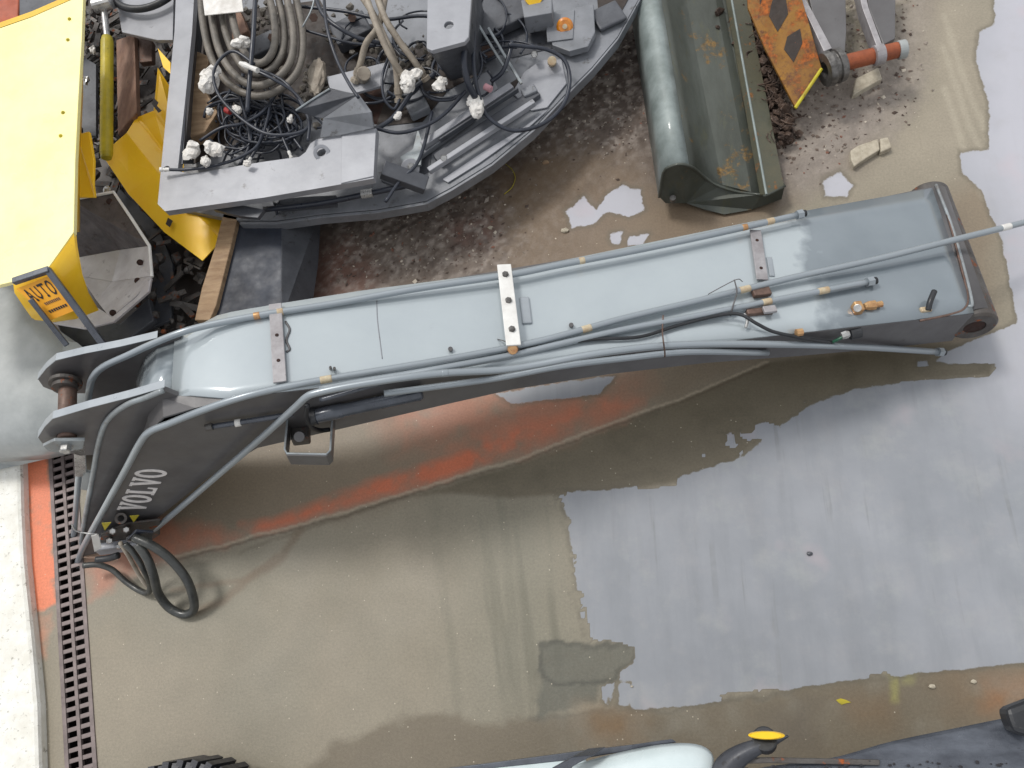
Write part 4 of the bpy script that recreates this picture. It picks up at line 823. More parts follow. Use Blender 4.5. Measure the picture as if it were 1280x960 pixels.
# wrapped plugs
GW = 'white wrapped plugs on loose hose ends'
for (x, y, z, r, sq, lab) in ((262, 102, .86, .07, (.8, 1.15, .7), 'largest white wrapped plug, beside the coiled hoses'), (241, 188, .80, .05, (.8, 1.1, .7), 'white wrapped plug nearest the corner bar hole'),
    (268, 187, .80, .045, (1, 1, .7), 'round white wrapped plug, upper right of the corner pair'), (257, 202, .78, .03, (1, .9, .7), 'small white plug below the corner pair'),
    (296, 138, .76, .028, (1, .9, .8), 'small white plug with a red cap beside it'), (262, 140, .7, .022, (1, 1, .8), 'tiny pale plug left of the red cap'), (363, 150, .7, .02, (.8, 1, .8), 'tiny white plug inside the cable tangle'),
    (510, 104, .72, .055, (.8, 1.2, .7), 'white wrapped fitting below the beige hoses'), (520, 92, .72, .035, (1, 1, .7), 'off white lump touching the beige hose ends'), (551, 105, .68, .042, (.6, 1.2, .7), 'slim white wrapped plug between beige hoses and rim'),
    (596, 134, .62, .058, (.75, 1.3, .7), 'long white wrapped plug lying on the rim channels'), (303, 54, .9, .045, (1.2, .8, .6), 'white rag plug at the centre of the coil'), (309, 205, .76, .02, (1.2, .8, .7), 'tiny white plug resting on the corner bar'), (497, 146, .6, .022, (1, 1, .8), 'small white plug right of the square opening')):
    r *= 1.35; P0 = at(x, y, z); cg = G(); V, F = g_ico((0, 0, 0), r*.8, 3, .1, sq); cg.add([Vector(v)+P0 for v in V], F)
    for q in range(4):
        a = random.uniform(0, 6.28); rr_ = r*random.uniform(.3, .6); c_ = P0+Vector((math.cos(a)*rr_*sq[0], math.sin(a)*rr_*sq[1], random.uniform(-.1, .5)*r)); V, F = g_ico((0, 0, 0), r*random.uniform(.3, .55), 2, .32, (random.uniform(.7, 1.4), random.uniform(.7, 1.3), .8)); cg.add([Vector(v)+c_ for v in V], F)
    V, F = cg.V, cg.F
    o = mk('wrapped_plug', V, F, M['wrap'], base=P0, smooth=False); tag(o, lab, 'hose plug', GW)
o = mk('red_cap', *cylinder(at(282, 137, .76), at(288, 140, .76), .02, 12), M['redp'], base=at(285, 138, .74)); tag(o, 'small red plastic cap among the cables', 'cap')
o = mk('pink_cap', *cylinder(at(606, 108, .56), at(614, 112, .56), .022, 12), mat('pink_plastic', (226, 170, 178), None, 8, .4), base=at(610, 110, .54)); tag(o, 'small pink plastic cap near the curved rim', 'cap')
# beige rag beside the coil
V, F = g_ico((0, 0, 0), .1, 3, .12, (.6, 1.5, .4)); P0 = at(396, 96, .62); V = [Vector(v)+P0 for v in V]
tag(mk('rag', V, F, M['beige'], base=P0), 'crumpled dirty beige rag hanging right of the coiled hoses', 'rag')
for a, b, z, lab in (((300, 79), (322, 88), .97, 'short brass connector on the loose cable ring'), ((476, 54), (486, 52), .74, 'pale plug connector ending the blue black cable')):
    o = mk('connector', *g_lathe(at(*a, z), at(*b, z), [(0, .012), (.3, .02), (.6, .014), (1, .018)], 10), M['white'], base=at(*a, z)); tag(o, lab, 'connector')

# wood and odds seen through the frame
tag(mk('wood_block', *pp([(226, 56), (262, 70), (252, 105), (272, 140), (256, 165), (236, 172)], .56, .10), M['wood'], base=at(245, 110, .2), bevel=.008), 'pale wooden board showing through the frame beside the corner bar', 'wooden board')
tag(mk('wood_block', *pp([(288, 16), (300, 12), (310, 38), (290, 50)], .52, .08), M['wood2'], base=at(300, 30, .2), bevel=.008), 'brown wooden board end showing inside the coiled hoses', 'wooden board')

# ---- dark sheet box with a timber edge, under the frame
bx = root('steel_box', 'dark blue black steel box lying half under the machine frame', 'steel box', at(330, 330, 0))
pt(bx, 'front_panel', pp([(300, 262), (352, 270), (352, 400), (262, 400)], .38, .3), 'boxdark', bevel=.006)
pt(bx, 'side_panel', pp([(352, 270, .38), (402, 258, .18), (398, 330, .14), (388, 400, .14), (352, 400, .38)], .3, .02), 'frame3', bevel=.004)
tb_ = mk('timber_batten', *pp([(280, 262), (299, 262), (288, 310), (270, 382), (262, 400), (243, 400), (252, 360), (268, 310)], .42, .05), M['wood'], base=at(270, 330, .38), bevel=.006); tag(tb_, 'weathered pale timber batten along the dark box edge', 'timber batten')

# ---- tall yellow panel at the left with sign and pale casting
yp = root('yellow_cover', 'big bright yellow machine cover standing at the left edge', 'machine cover', at(40, 250, 0))
pt(yp, 'face_panel', pp([(-120, 80), (0, 34), (40, 20), (104, -8), (102, 50), (98, 120), (94, 200), (92, 290), (58, 338), (16, 352), (0, 356), (-120, 380)], 1.15, .03), 'yellow', bevel=.01)
pt(yp, 'top_lip', g_loft([at(x, y, 1.15) for x, y in ((-120, 80), (0, 34), (40, 20), (104, -8))], [at(x, y-6, 1.06) for x, y in ((-120, 80), (0, 34), (40, 20), (104, -8))], .01, (0, 1, 0)), 'yellow2')
sid = [(104, -8), (102, 50), (98, 120), (94, 200), (92, 290)]
pt(yp, 'side_panel', g_loft([at(x, y, 1.14) for x, y in sid], [at(x+dx, y, .9) for (x, y), dx in zip(sid, (0, 2, 6, 6, 8))], .012, (1, 0, 0)), 'yellow2', smooth=True)
low = [[(92, 288, 1.15), (58, 337, 1.15), (16, 351, 1.15)], [(94, 306, 1.12), (62, 352, 1.12), (18, 366, 1.12)], [(100, 340, 1.02), (76, 374, 1.02), (30, 384, 1.02)], [(108, 364, .92), (86, 392, .92), (40, 398, .92)], [(121, 386, .80), (92, 397, .80), (65, 401, .80)]]
g = G(); V = [at(*p) for r_ in low for p in r_]; F = [(i*3+j, i*3+j+1, (i+1)*3+j+1, (i+1)*3+j) for i in range(4) for j in range(2)]; V2 = V+[v-Vector((0, 0, .02)) for v in V]; F2 = F+[tuple(15+k for k in reversed(f)) for f in F]
pt(yp, 'curved_skirt', (V2, F2), 'yellow2', smooth=True)
for x, y in ((87, 24), (85, 50), (79, 141), (76, 170)):
    pt(yp, 'screw', g_lathe(at(x, y, 1.149), at(x, y, 1.156), [(0, .012), (1, .008)], 12), 'yellowdull')
pt(yp, 'inner_flap', pp([(96, 168, .80), (111, 164, .80), (117, 200, .8), (116, 232, .8), (118, 246, .76), (94, 246, .76)], .8, .02), 'yellow2', bevel=.004)
sg = root('sign_plate', 'orange yellow plate reading AUTO in a black frame on the yellow cover', 'sign', at(50, 375, .95))
def q4(u, v, z=1.17):  # sign plane
    a, b, c, d = [at(*p) for p in ((20, 361, z), (61, 345, z), (94, 388, z-.12), (64, 400, z-.12))]
    return a.lerp(b, u).lerp(d.lerp(c, u), v)
sn = _nrm([q4(0, 0), q4(1, 0), q4(1, 1), q4(0, 1)])
pt(sg, 'plate', g_plate([[q4(0, 0), q4(1, 0), q4(1, 1), q4(0, 1)]], sn, .008), 'plaque')
def sq(l, th=.0015): return g_plate([[q4(u, v)+sn*.0025 for u, v in l]], sn, th)
def bars(segs, x0, x1, y0, y1, w_=.12):
    g = G()
    for (a, b, c, d) in segs:
        L_ = math.hypot(c-a, d-b) or 1; nx_, ny_ = -(d-b)/L_*w_/2, (c-a)/L_*w_/2
        g.add(*sq([(x0+(x1-x0)*px, y0+(y1-y0)*py) for px, py in ((a+nx_, b+ny_), (c+nx_, d+ny_), (c-nx_, d-ny_), (a-nx_, b-ny_))]))
    return g.V, g.F
for k, (ch_, segs) in enumerate((('A', [(.05, 1, .5, 0), (.5, 0, .95, 1), (.25, .62, .75, .62), (-.1, 1, .25, 1), (.75, 1, 1.1, 1)]), ('U', [(.1, 0, .1, .75), (.1, .75, .5, 1), (.5, 1, .9, .75), (.9, .75, .9, 0)]), ('T', [(0, .05, 1, .05), (.5, 0, .5, 1), (.3, 1, .7, 1)]), ('O', [(.1, .25, .35, 0), (.35, 0, .65, 0), (.65, 0, .9, .25), (.9, .25, .9, .75), (.9, .75, .65, 1), (.65, 1, .35, 1), (.35, 1, .1, .75), (.1, .75, .1, .25)]))):
    pt(sg, 'letter', bars(segs, .07+.225*k, .07+.225*k+.17, .10, .44, .17), 'ink')
pt(sg, 'small_print', bars([(i/9, .5, i/9+.07, .5) for i in range(9)], .3, .85, .52, .66, .5), 'brown')
pt(sg, 'small_print', bars([(i/8, .5, i/8+.09, .5) for i in range(8)], .2, .9, .74, .86, .6), 'ink')
pt(sg, 'frame_bar', g_bar(at(17, 352, 1.2), at(62, 337, 1.2), .035, .03), 'dark', bevel=.004)
pt(sg, 'frame_bar', g_bar(at(59, 336, 1.2), at(130, 432, .98), .035, .03), 'dark', bevel=.004)
pt(sg, 'frame_bar', g_bar(at(38, 374, 1.16), at(84, 432, .98), .028, .02), 'dark', bevel=.004)
ct = root('steel_casting', 'pale grey flanged steel casting standing below the yellow cover', 'steel casting', at(145, 330, 0))
pt(ct, 'upper_wall', pp([(88, 250, .6), (98, 248, .62), (142, 240, .62), (187, 307, .56), (150, 312, .30), (96, 322, .30)], .5, .014), 'castdark', bevel=.003)
pt(ct, 'lower_wall', pp([(96, 322, .30), (150, 312, .30), (187, 307, .56), (189, 345, .56), (140, 352, .30), (100, 345, .30)], .5, .014), 'castwhite', bevel=.003)
pt(ct, 'lower_wall', pp([(100, 345, .30), (140, 352, .30), (189, 345, .56), (181, 360, .56), (138, 398, .56), (120, 375, .34)], .5, .014), 'castwhite', bevel=.003)
pt(ct, 'flange', pp([(121, 384, .60), (140, 396, .60), (170, 372, .60), (189, 347, .60), (186, 364, .60), (142, 402, .60), (105, 411, .60), (64, 404, .60), (66, 396, .60), (110, 392, .6)], .6, .02), 'castwhite', bevel=.004)
pt(ct, 'rim', tb([(98, 248, .63), (142, 240, .63), (165, 274, .6), (187, 308, .58), (190, 346, .58)], .010, 8, 1), 'white')
for x, y, z in ((175, 328, .50), (172, 351, .49), (141, 391, .575), (137, 252, .6)): pt(ct, 'hole', cylinder(at(x, y, z), at(x, y, z+.012), .02, 14), 'hole')
pt(ct, 'lower_frame', pp([(70, 404), (150, 404), (186, 372), (192, 400), (150, 432), (84, 432)], .30, .05), 'frame3', bevel=.01)

# folded yellow guard
yg = root('yellow_guard', 'folded bright yellow sheet guard with black marks lying under the frame', 'machine guard', at(210, 230, 0))
rows = [[(127, 193, .40), (160, 242, .38), (205, 290, .36), (253, 326, .34)], [(158, 166, .46), (196, 214, .42), (240, 262, .38), (277, 300, .36)], [(170, 147, .40), (208, 196, .38), (250, 244, .34), (288, 282, .32)], [(192, 138, .46), (222, 180, .38), (262, 226, .34), (300, 262, .3)], [(197, 84, .52), (226, 130, .36), (262, 180, .32), (300, 230, .3)]]
for i in range(4):
    A2 = [at(*p) for p in rows[i]]; B2 = [at(*p) for p in rows[i+1]]
    pt(yg, 'fold_panel', g_loft(A2, B2, .008, (0, 0, 1)), 'yellow2', bevel=.002)
pt(yg, 'point', pp([(197, 60), (213, 78), (213, 92), (204, 84)], .52, .01), 'yellow2')
for L in ([(192, 122), (198, 128), (196, 132), (202, 138), (198, 141), (190, 130)], [(210, 272), (216, 276), (212, 284), (207, 280)]): pt(yg, 'paint_mark', pp(L, .53 if L[0][1] < 200 else .405, .002), 'ink')
# yellow ram, boards
rm = root('yellow_cylinder', 'small upright yellow hydraulic cylinder with chrome end between cover and boards', 'hydraulic cylinder', at(135, 120, .3))
pt(rm, 'barrel', cylinder(at(133, 198, .5), at(134, 46, .62), .042, 24, .2), 'yellowdull', smooth=False, bevel=.004)
pt(rm, 'rod', cylinder(at(134, 48, .62), at(126, -20, .68), .022, 16), 'zinc', smooth=True)
pt(rm, 'eye', g_lathe(at(118, 8, .68), at(140, 2, .68), [(0, .05), (1, .05)], 16), 'zinc', bevel=.004)
for i, (x, y, r, lab) in enumerate(((108, 16, .04, 'crumpled silver foil scrap above the yellow cylinder'), (116, 62, .032, 'white lump beside the yellow cylinder barrel'), (108, 100, .03, 'pale metal scrap left of the yellow cylinder'), (134, 238, .03, 'small white scrap below the yellow cylinder'))):
    V, F = g_ico((0, 0, 0), r, 2, .3, (.7, 1.2, .7)); P0 = at(x, y, .5); tag(mk('scrap', [Vector(v)+P0 for v in V], F, M['zinc' if i != 1 else 'wrap'], base=P0), lab, 'scrap')
tag(mk('board', *pp([(145, 50), (168, 42), (171, 140), (160, 152), (147, 168)], .44, .05), M['wood2'], base=at(160, 110, .4), bevel=.006), 'grey brown board standing right beside the yellow cylinder', 'board')
tag(mk('board', *pp([(172, 44), (190, 50), (190, 76), (174, 78)], .40, .05), M['brown'], base=at(182, 60, .36), bevel=.006), 'short dark brown board below the black hose ring', 'board')
hr = root('hose_ring', 'black ring hose lying on a grey plate at the picture top', 'hose', at(180, -20, .6))
pt(hr, 'hose_body', g_tube([at(185, -28, .64)+Vector((math.cos(a)*.29, math.sin(a)*.29, 0)) for a in np.linspace(0, 6.283, 25)[:-1]]+[at(185, -28, .64)+Vector((.29, 0, 0))], .026, 12, 3), 'black', smooth=True)
tag(mk('cover_plate', *pp([(138, -40), (218, -40), (216, 50), (196, 50), (152, 40)], .58, .03), M['frame'], base=at(180, 0, .56), bevel=.005), 'grey plate under the black hose ring', 'steel plate')
tag(mk('orange_block', *pp([(-60, -40), (26, -40), (22, 22), (0, 32), (-60, 60)], .45, .2), mat('red_orange', (184, 92, 60), (150, 72, 48), 5, .6, dirt=.3), base=at(0, 0, .3), bevel=.01), 'dull orange block in the top left corner', 'block')
for L, z, lab in (([(24, -40), (104, -40), (90, 0), (40, 20), (24, 24)], .7, 'dark steel piece behind the top of the yellow cover'), ([(96, 66), (120, 80), (120, 170), (104, 168)], .35, 'dark steel strip left of the yellow cylinder'), ([(118, 246), (150, 236), (196, 280), (216, 330), (214, 400), (160, 420), (192, 340)], .18, 'dark plate under the yellow guard')):
    tag(mk('steel_scrap', *pp(L, z, .03), M['frame3'], base=at(L[0][0], L[0][1], z), bevel=.005), lab, 'steel scrap')
# heap of small rusty scrap between the machines
g = G(); 
for i in range(420):
    x, y = random.choice([(random.uniform(96, 235), random.uniform(0, 240)), (random.uniform(170, 260), random.uniform(250, 420)), (random.uniform(100, 150), random.uniform(0, 180))])
    p_ = at(x, y, random.uniform(.02, .28))
    if random.random() < .5: g.add(*g_ico(p_, random.uniform(.015, .05), 1, .4))
    else:
        a = random.random()*6.28; e = Vector((math.cos(a), math.sin(a), random.uniform(-.3, .3))); g.add(*g_bar(p_, p_+e*random.uniform(.06, .22), random.uniform(.01, .05), .012))
o = mk('scrap_heap', g.V, g.F, M['rustysteel'], base=at(150, 120, 0)); o['kind'] = 'stuff'

# ---- grey shell at the left, under the boom lugs
ts = root('tank_shell', 'pale grey curved steel shell under the left end of the boom', 'steel shell', at(40, 470, 0))
rows = []
outl = [(350, 20, .44), (365, 34, .48), (382, 46, .52), (402, 58, .55), (420, 84, .56), (437, 108, .56), (470, 112, .56), (500, 110, .54), (530, 106, .50), (552, 100, .42), (566, 94, .32), (574, 60, .22)]
V = []; n_ = 7
for y, xr, z in outl:
    for j in range(n_):
        t = j/(n_-1); V.append(at(-160+(xr+160)*t, y+(574-y)*0+(1-t)*((y-350)*.06), z))
F = [(i*n_+j, i*n_+j+1, (i+1)*n_+j+1, (i+1)*n_+j) for i in range(len(outl)-1) for j in range(n_-1)]
o = pt(ts, 'shell', (V, F), 'tank', smooth=True); sm = o.modifiers.new('s', 'SOLIDIFY'); sm.thickness = .012; sm.offset = -1
pt(ts, 'end_cap', pp([(22, 582, .10), (92, 566, .32), (60, 574, .22), (0, 560, .26), (-160, 560, .26), (-160, 620, .08)], .2, .012), 'tank')
pt(ts, 'tear', pp([(80, 426), (96, 428), (107, 437), (90, 441), (78, 438)], .60, .01), 'tank')
pt(ts, 'hole', cylinder(at(-2, 376, .47), at(-2, 376, .485), .025), 'hole')

# ---- green ditching bucket
bk = root('ditching_bucket', 'worn green grey ditching bucket lying with its round back edge to the left', 'excavator bucket', at(890, 120, 0))
ends = [(824, 246, .16), (829, 216, .36), (838, 208, .42), (850, 205, .44), (861, 207, .42), (870, 212, .34), (884, 224, .20), (900, 233, .14), (925, 240, .11), (952, 243, .13)]
E0 = [at(*p) for p in ends]; axv = (at(797, 8, .36)-at(829, 216, .36)); axv = axv*1.35
lipdx = Vector((.0, 0, 0))
def bend(P, k): return [p+axv*k for p in P]
def strip(a, b, m, nm, sub=None, th=.012, n=(0, 0, 1)):
    A3 = [E0[a+i]+axv*0 for i in range(b-a+1)]; rows_ = [[p+axv*k/5 for p in A3] for k in range(6)]; V = [p for r_ in rows_ for p in r_]; w_ = b-a+1
    F = [(i*w_+j, i*w_+j+1, (i+1)*w_+j+1, (i+1)*w_+j) for i in range(5) for j in range(w_-1)]
    o = pt(bk, nm, (V, F), m, smooth=True); s_ = o.modifiers.new('s', 'SOLIDIFY'); s_.thickness = th; s_.offset = 0; return o
strip(0, 4, 'greenrim', 'back_tube'); strip(4, 9, 'green', 'bucket_shell')
lip0 = [at(950, 243, .14), at(958, 243, .18), at(980, 233, .15)]; lip1 = [p+axv for p in lip0]
lip1 = [at(897, -60, .14)+Vector((0, 0, 0)), at(904, -60, .18), at(925, -45, .15)]
V = []; 
for k in range(6): V += [lip0[i].lerp(lip1[i], k/5) for i in range(3)]
pt(bk, 'cutting_lip', g_loft([lip0[0], lip0[1], lip0[2]], [lip1[0], lip1[1], lip1[2]], .014, (0, 0, 1)), 'lipmetal')
pt(bk, 'lip_edge', g_tube([lip0[1], lip1[1]], .008, 8), 'greenrim')
pt(bk, 'shell_floor', pp([(884, 226, .15), (955, 244, .12), (905, -60, .12), (842, -60, .15)], .13, .01), 'green')
capo = [at(*p) for p in ends]+[at(958, 244, .17), at(981, 232, .14), at(977, 249, .03), at(940, 262, .02), at(905, 268, .02), at(880, 262, .03), at(858, 254, .05), at(832, 254, .08)]
cc = sum(capo, Vector())/len(capo); V = capo+[p+axv.normalized()*.02 for p in capo]; m_ = len(capo)
F = [tuple(range(m_)), tuple(range(2*m_-1, m_-1, -1))]+[(i, (i+1) % m_, m_+(i+1) % m_, m_+i) for i in range(m_)]
pt(bk, 'end_plate', (V, F), 'green')
pt(bk, 'plate_rim', g_tube([p+Vector((0, -.004, .003)) for p in capo[:12]], .009, 8, 3), 'green', smooth=True)
pt(bk, 'bolt', cylinder(at(841, 247, .17), at(841, 250, .13), .02, 14), 'bolt')

# ---- worn chevron plate and link arms, top right
ha, hb, hc = at(930, -60, .55), at(985, -60, .55), at(1010, 109, .27); hn = (hb-ha).cross(hc-ha).normalized(); hn = hn if hn.z > 0 else -hn
def on_plate(x, y):
    r = Vector(_ray(x, y)); o_ = Vector(CAM); return o_+r*((ha-o_).dot(hn)/r.dot(hn))
wp = root('hazard_plate', 'rusty yellow plate with worn black diamonds leaning by the gravel', 'hazard plate', at(980, 60, 0))
pt(wp, 'plate', g_plate([[on_plate(*q) for q in ((930, -60), (985, -60), (1003, 0), (1027, 84), (994, 134), (957, 62), (935, 10))]], hn, .03), 'worny', bevel=.004)
pt(wp, 'lime_edge', g_tube([on_plate(1027, 86), on_plate(994, 135)], .011, 8), 'lime')
for L in ([(968, -10), (980, -18), (985, 18), (972, 40), (961, 20)], [(984, 46), (1000, 36), (1003, 54), (992, 78), (980, 62)], [(946, -30), (952, -34), (956, -10), (950, 6)]):
    pt(wp, 'black_diamond', g_plate([[on_plate(x, y)+hn*.003 for x, y in L]], hn, .002), 'blackpaint_shade')
mm = G()
for i in range(700):
    t = random.random(); x = 905+75*t+random.gauss(0, 9+8*(1-t)); y = -60+230*t+random.gauss(0, 10)
    mm.add(*g_ico(at(x, y, random.uniform(.0, .14)), random.uniform(.008, .035), 1, .45))
for i in range(90):
    t = random.random(); x = 905+75*t+random.gauss(0, 10); y = -60+230*t; p_ = at(x, y, random.uniform(.08, .16)); a = random.random()*6.28
    mm.add(*g_tube([p_, p_+Vector((math.cos(a)*.05, math.sin(a)*.05, .02)), p_+Vector((math.cos(a+.5)*.1, math.sin(a+.5)*.1, 0))], random.uniform(.003, .007), 5, 3))
o = mk('muddy_roots', mm.V, mm.F, M['mudmass'], base=at(940, 60, 0)); o['kind'] = 'stuff'
lk = root('linkage_arm', 'grey linkage arm pair joined by a rusty pin at the top right', 'linkage arm', at(1060, 60, 0))
pt(lk, 'arm_plate', pp([(1000, -50), (1056, -50), (1058, 40), (1056, 66), (1036, 62), (1024, 50)], .34, .04), 'side', bevel=.006)
pt(lk, 'arm_edge', g_loft([at(990, -50, .37), at(1000, 0, .37), at(1030, 64, .37)], [at(996, -50, .37), at(1008, 0, .37), at(1040, 60, .37)], .12, (0, 0, 1)), 'clamp', bevel=.003)
pt(lk, 'arm_edge', g_loft([at(1064, -50, .36), at(1078, 10, .36), at(1096, 58, .36)], [at(1072, -50, .36), at(1086, 10, .36), at(1103, 56, .36)], .10, (0, 0, 1)), 'clamp', bevel=.003)
pt(lk, 'arm_plate', pp([(1076, -50), (1120, -50), (1119, 48), (1104, 56), (1086, 10)], .30, .04), 'side', bevel=.006)
pt(lk, 'knuckle', g_lathe(at(1030, 88, .30), at(1052, 80, .30), [(0, .05), (0, .105), (.35, .11), (.4, .095), (.6, .095), (.65, .11), (1, .105), (1, .05)], 28, True), 'bolt', bevel=.003)
pt(lk, 'pin', cylinder(at(1050, 80, .30), at(1124, 62, .30), .05, 24), 'rustpin', smooth=False, bevel=.003)
pt(lk, 'pin_collar', cylinder(at(1092, 70, .31), at(1104, 67, .31), .062, 24), 'clamp')
pt(lk, 'pin_end', cylinder(at(1122, 63, .30), at(1132, 61, .30), .058, 24), 'tank', bevel=.004)
sh = mk('concrete_shard', *pp([(1070, 98), (1098, 84), (1103, 98), (1066, 119)], .06, .06), M['stone'], base=at(1085, 100, 0), bevel=.006); tag(sh, 'grey slab shard lying under the rusty pin', 'slab shard')
for k, (L, lab) in enumerate((([(1063, 188), (1072, 182), (1098, 173), (1100, 187), (1082, 198), (1068, 208), (1064, 200)], 'larger pale broken brick piece on the wet concrete'), ([(1100, 173), (1110, 171), (1115, 184), (1101, 190)], 'smaller pale broken brick piece beside the larger one'))):
    tag(mk('brick_piece', *pp(L, .045, .05), M['stone'], base=at(L[0][0], L[0][1], 0), bevel=.008), lab, 'brick piece')
for (x, y, lab, m_, r) in ((682, 203, 'tiny pale wood chip on the gravel below the rim', 'wood', .02), (1012, 692, 'tiny black cap lying alone on the pale concrete', 'frame3', .013), (790, 858, 'tiny pale flake on the damp concrete', 'stone', .006), (613, 285, 'small pale stone in the mud above the boom', 'stone', .02), (706, 288, 'pale pebble beside the wet patch painted sky bright', 'stone', .022), (1165, 858, 'pale flake near the yellow smear', 'stone', .014), (1217, 852, 'white flake at the lower right', 'stone', .012)):
    V, F = g_ico((0, 0, 0), r, 2, .2, (1.2, .8, .5)); P0 = at(x, y, .008); tag(mk('small_debris', [Vector(v)+P0 for v in V], F, M[m_], base=P0), lab, 'debris')
tag(mk('yellow_string', *tb([(632, 205, .01), (640, 212, .02), (644, 222, .01), (640, 234, .02), (630, 243, .01)], .003, 6), M['yellowdull'], smooth=True, base=at(632, 205, 0)), 'thin yellow string curled on the gravel', 'string')
for pts_, nm, z in (([(1045, 875), (1051, 873), (1058, 875), (1064, 878), (1058, 879), (1052, 881), (1048, 878)], 'yellow_smear', .004),):
    tag(mk(nm, *pp(pts_, z, .003), M['yellowdull'], base=at(1050, 876, 0)), 'small dry yellow paint smear on the brown wet strip', 'paint smear')

# ---- bottom edge: tyre, white fender, black step with yellow cap, scraped sheet
ty = root('tyre', 'black lugged tyre lying flat at the bottom edge', 'tyre', at(240, 1100, 0))
tcn = at(240, 951, .30)+Vector((0, -.56, -.08))
prof_ = [(.30, -.14), (.44, -.16), (.53, -.13), (.545, 0), (.53, .13), (.44, .16), (.30, .14), (.29, 0)]
V = []; F = []; S_ = 72
for i in range(S_):
    a = 2*math.pi*i/S_
    for r_, z_ in prof_: V.append(tcn+Vector((math.cos(a)*r_, math.sin(a)*r_, z_)))
for i in range(S_):
    for j in range(8): F.append((i*8+j, i*8+(j+1) % 8, ((i+1) % S_)*8+(j+1) % 8, ((i+1) % S_)*8+j))
pt(ty, 'carcass', (V, F), 'tyre', smooth=True)
lug_me = None
for i in range(44):
    a = 2*math.pi*(i+.5)/44
    for s_ in (0,):
        if lug_me is None:
            V, F = g_box((0, 0, 0), (.25, .97, 0), (-.97, .25, 0), (0, 0, 1), .035, .05, .27); V = [Vector(v)+Vector((.545, 0, 0)) for v in V]; V2, F2 = g_box((.50, .02, .13), (1, 0, -.35), (0, 1, 0), (.35, 0, 1), .10, .04, .035)
            gg = G(); gg.add(V, F); gg.add(V2, F2); lug_me = bpy.data.meshes.new('tread_block'); lug_me.from_pydata([tuple(v) for v in gg.V], [], gg.F); lug_me.materials.append(M['tyre'])
        b = bpy.data.objects.new('tread_block', lug_me); scene.collection.objects.link(b); b.parent = ty; b.location = tcn-wl(ty); b.rotation_euler = (0, 0, a)
fd_ = root('vehicle_fender', 'white rounded vehicle fender with a black rubber edge at the bottom', 'vehicle fender', at(760, 990, 0))
def dome(rows_, m, nm, par, th=.01):
    n = len(rows_[0]); V = [at(*p) for r_ in rows_ for p in r_]; F = [(i*n+j, i*n+j+1, (i+1)*n+j+1, (i+1)*n+j) for i in range(len(rows_)-1) for j in range(n-1)]
    o = pt(par, nm, (V, F), m, smooth=True); s_ = o.modifiers.new('sub', 'SUBSURF'); s_.levels = 2; s_.render_levels = 2; s_ = o.modifiers.new('s', 'SOLIDIFY'); s_.thickness = th; s_.offset = -1
dome([[(555, 965, .70), (600, 957, .72), (650, 952, .72), (700, 946, .72), (735, 940, .70)], [(550, 990, .80), (600, 985, .82), (650, 980, .82), (700, 975, .82), (735, 970, .80)], [(550, 1080, .84), (600, 1080, .86), (650, 1080, .86), (700, 1080, .86), (735, 1080, .84)]], 'fender', 'front_panel', fd_)
dome([[(690, 966, .74), (735, 950, .76), (790, 936, .76), (845, 927, .76), (880, 930, .74), (894, 944, .72)], [(692, 980, .82), (740, 966, .86), (790, 954, .88), (845, 945, .88), (878, 950, .85), (892, 962, .80)], [(700, 1080, .84), (745, 1080, .9), (790, 1080, .92), (845, 1080, .92), (878, 1080, .9), (892, 1080, .84)]], 'fender', 'rear_panel', fd_)
pt(fd_, 'rubber_edge', g_loft([at(*p) for p in ((545, 962, .74), (610, 954, .74), (670, 946, .74), (730, 938, .74), (790, 931, .74), (840, 924, .72))], [at(*p) for p in ((545, 970, .74), (610, 961, .74), (670, 955, .74), (730, 948, .74), (790, 938, .74), (846, 928, .72))], .03, (0, 0, 1)), 'dark', bevel=.004)
pt(fd_, 'rubber_edge', g_loft([at(*p) for p in ((735, 936, .82), (715, 946, .88), (690, 960, .90), (676, 980, .90))], [at(*p) for p in ((757, 934, .82), (742, 944, .88), (716, 958, .90), (702, 980, .90))], .03, (0, 0, 1)), 'dark', bevel=.004)
stp = root('steel_step', 'black curved steel bracket with a yellow oval cap at the bottom', 'steel bracket', at(960, 940, 0))
dome([[(884, 975, .8), (892, 950, .8), (908, 936, .82), (935, 925, .84), (962, 921, .84), (988, 919, .82)], [(900, 985, .86), (908, 962, .86), (922, 948, .88), (944, 936, .88), (966, 930, .86), (986, 921, .82)], [(925, 985, .8), (924, 968, .8), (934, 954, .82), (950, 944, .82), (966, 934, .82), (984, 923, .80)]], 'frame3', 'curved_arm', stp)
pt(stp, 'cap_base', cylinder(at(956, 928, .80), at(956, 923, .85), .05, 20), 'black')
V, F = g_lathe(at(958, 920, .87), at(958, 918, .90), [(0, .07), (.4, .075), (1, .06)], 28); c_ = sum((Vector(v) for v in V), Vector())/len(V)
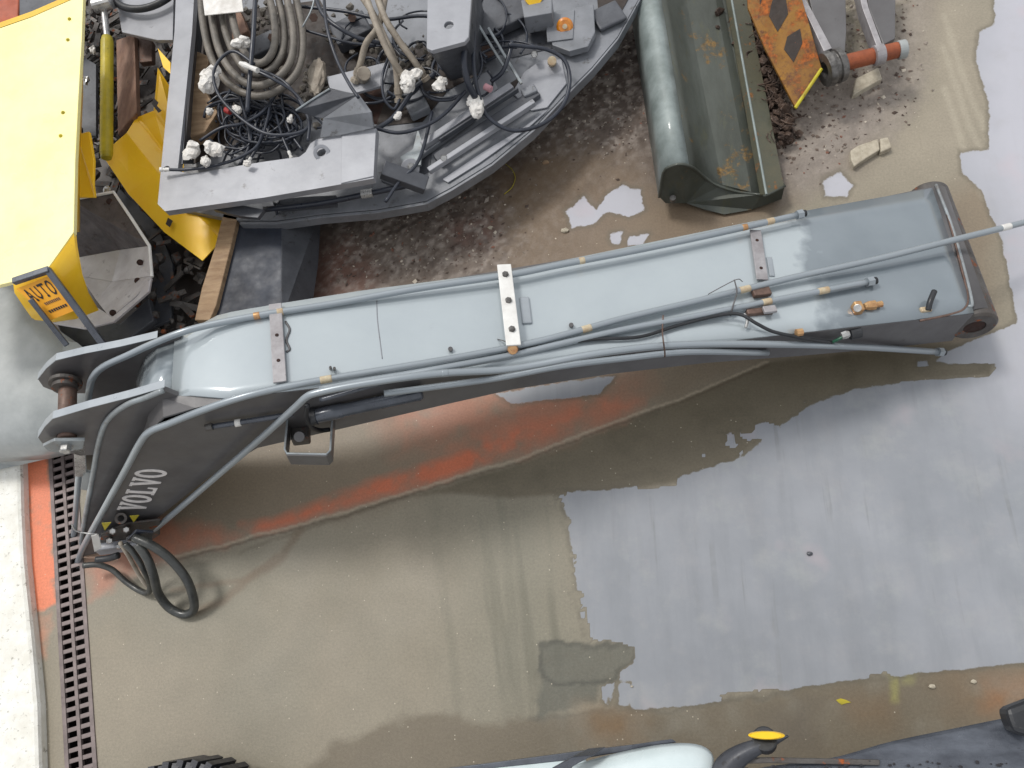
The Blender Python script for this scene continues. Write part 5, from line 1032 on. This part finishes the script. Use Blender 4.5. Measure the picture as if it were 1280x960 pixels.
V = [c_+Vector(((v-c_).x*.98, (v-c_).y*.22, (v-c_).z*.7)) for v in map(Vector, V)]
pt(stp, 'yellow_cap', (V, F), 'capyel', bevel=.004)
pt(stp, 'rail', g_loft([at(*p) for p in ((925, 948, .80), (960, 947, .80), (1010, 948, .80), (1060, 949, .80), (1100, 950, .8))], [at(*p) for p in ((925, 955, .80), (960, 954, .80), (1010, 955, .80), (1060, 956, .80), (1100, 957, .8))], .03, (0, 0, 1)), 'rustysteel', bevel=.004)
ss = root('scraped_bonnet', 'scraped blue grey machine bonnet along the bottom right edge', 'machine bonnet', at(1160, 960, 0))
dome([[(884, 976, .76), (940, 960, .76), (1000, 953, .76), (1050, 947, .76), (1100, 929, .74), (1160, 917, .74), (1220, 905, .74), (1290, 890, .74), (1400, 880, .74)], [(884, 990, .80), (940, 972, .80), (1000, 965, .80), (1050, 962, .80), (1100, 950, .80), (1160, 938, .80), (1220, 926, .8), (1290, 915, .8), (1400, 905, .8)], [(884, 1080, .8), (940, 1080, .8), (1000, 1080, .8), (1050, 1080, .8), (1100, 1080, .8), (1160, 1080, .8), (1220, 1080, .8), (1290, 1080, .8), (1400, 1080, .8)]], 'scraped', 'bonnet_sheet', ss)
g = G()
for i in range(46):
    x = random.uniform(900, 1280); y = random.uniform(max(951, 953-(x-1060)*.22 if x > 1060 else 956), 962); g.add(*g_ico(at(x, y, .80), random.uniform(.002, .007), 1, .3, (1.6, 1, .2)))
pt(ss, 'paint_chips', (g.V, g.F), 'ink')['kind'] = 'stuff'
pt(fd_, 'machine_body', pp([(540, 1046), (894, 1046), (894, 1300), (540, 1300)], .80, .8), 'frame3', bevel=.02)
pt(ss, 'machine_body', pp([(900, 1046), (1400, 1046), (1400, 1300), (900, 1300)], .74, .74), 'frame3', bevel=.02)
tag(mk('rubber_block', *pp([(1258, 886), (1300, 870), (1300, 925), (1268, 915), (1262, 900)], .9, .1), M['black'], base=at(1280, 900, .8), bevel=.02), 'black torn rubber block at the right end of the scraped bonnet', 'rubber block')
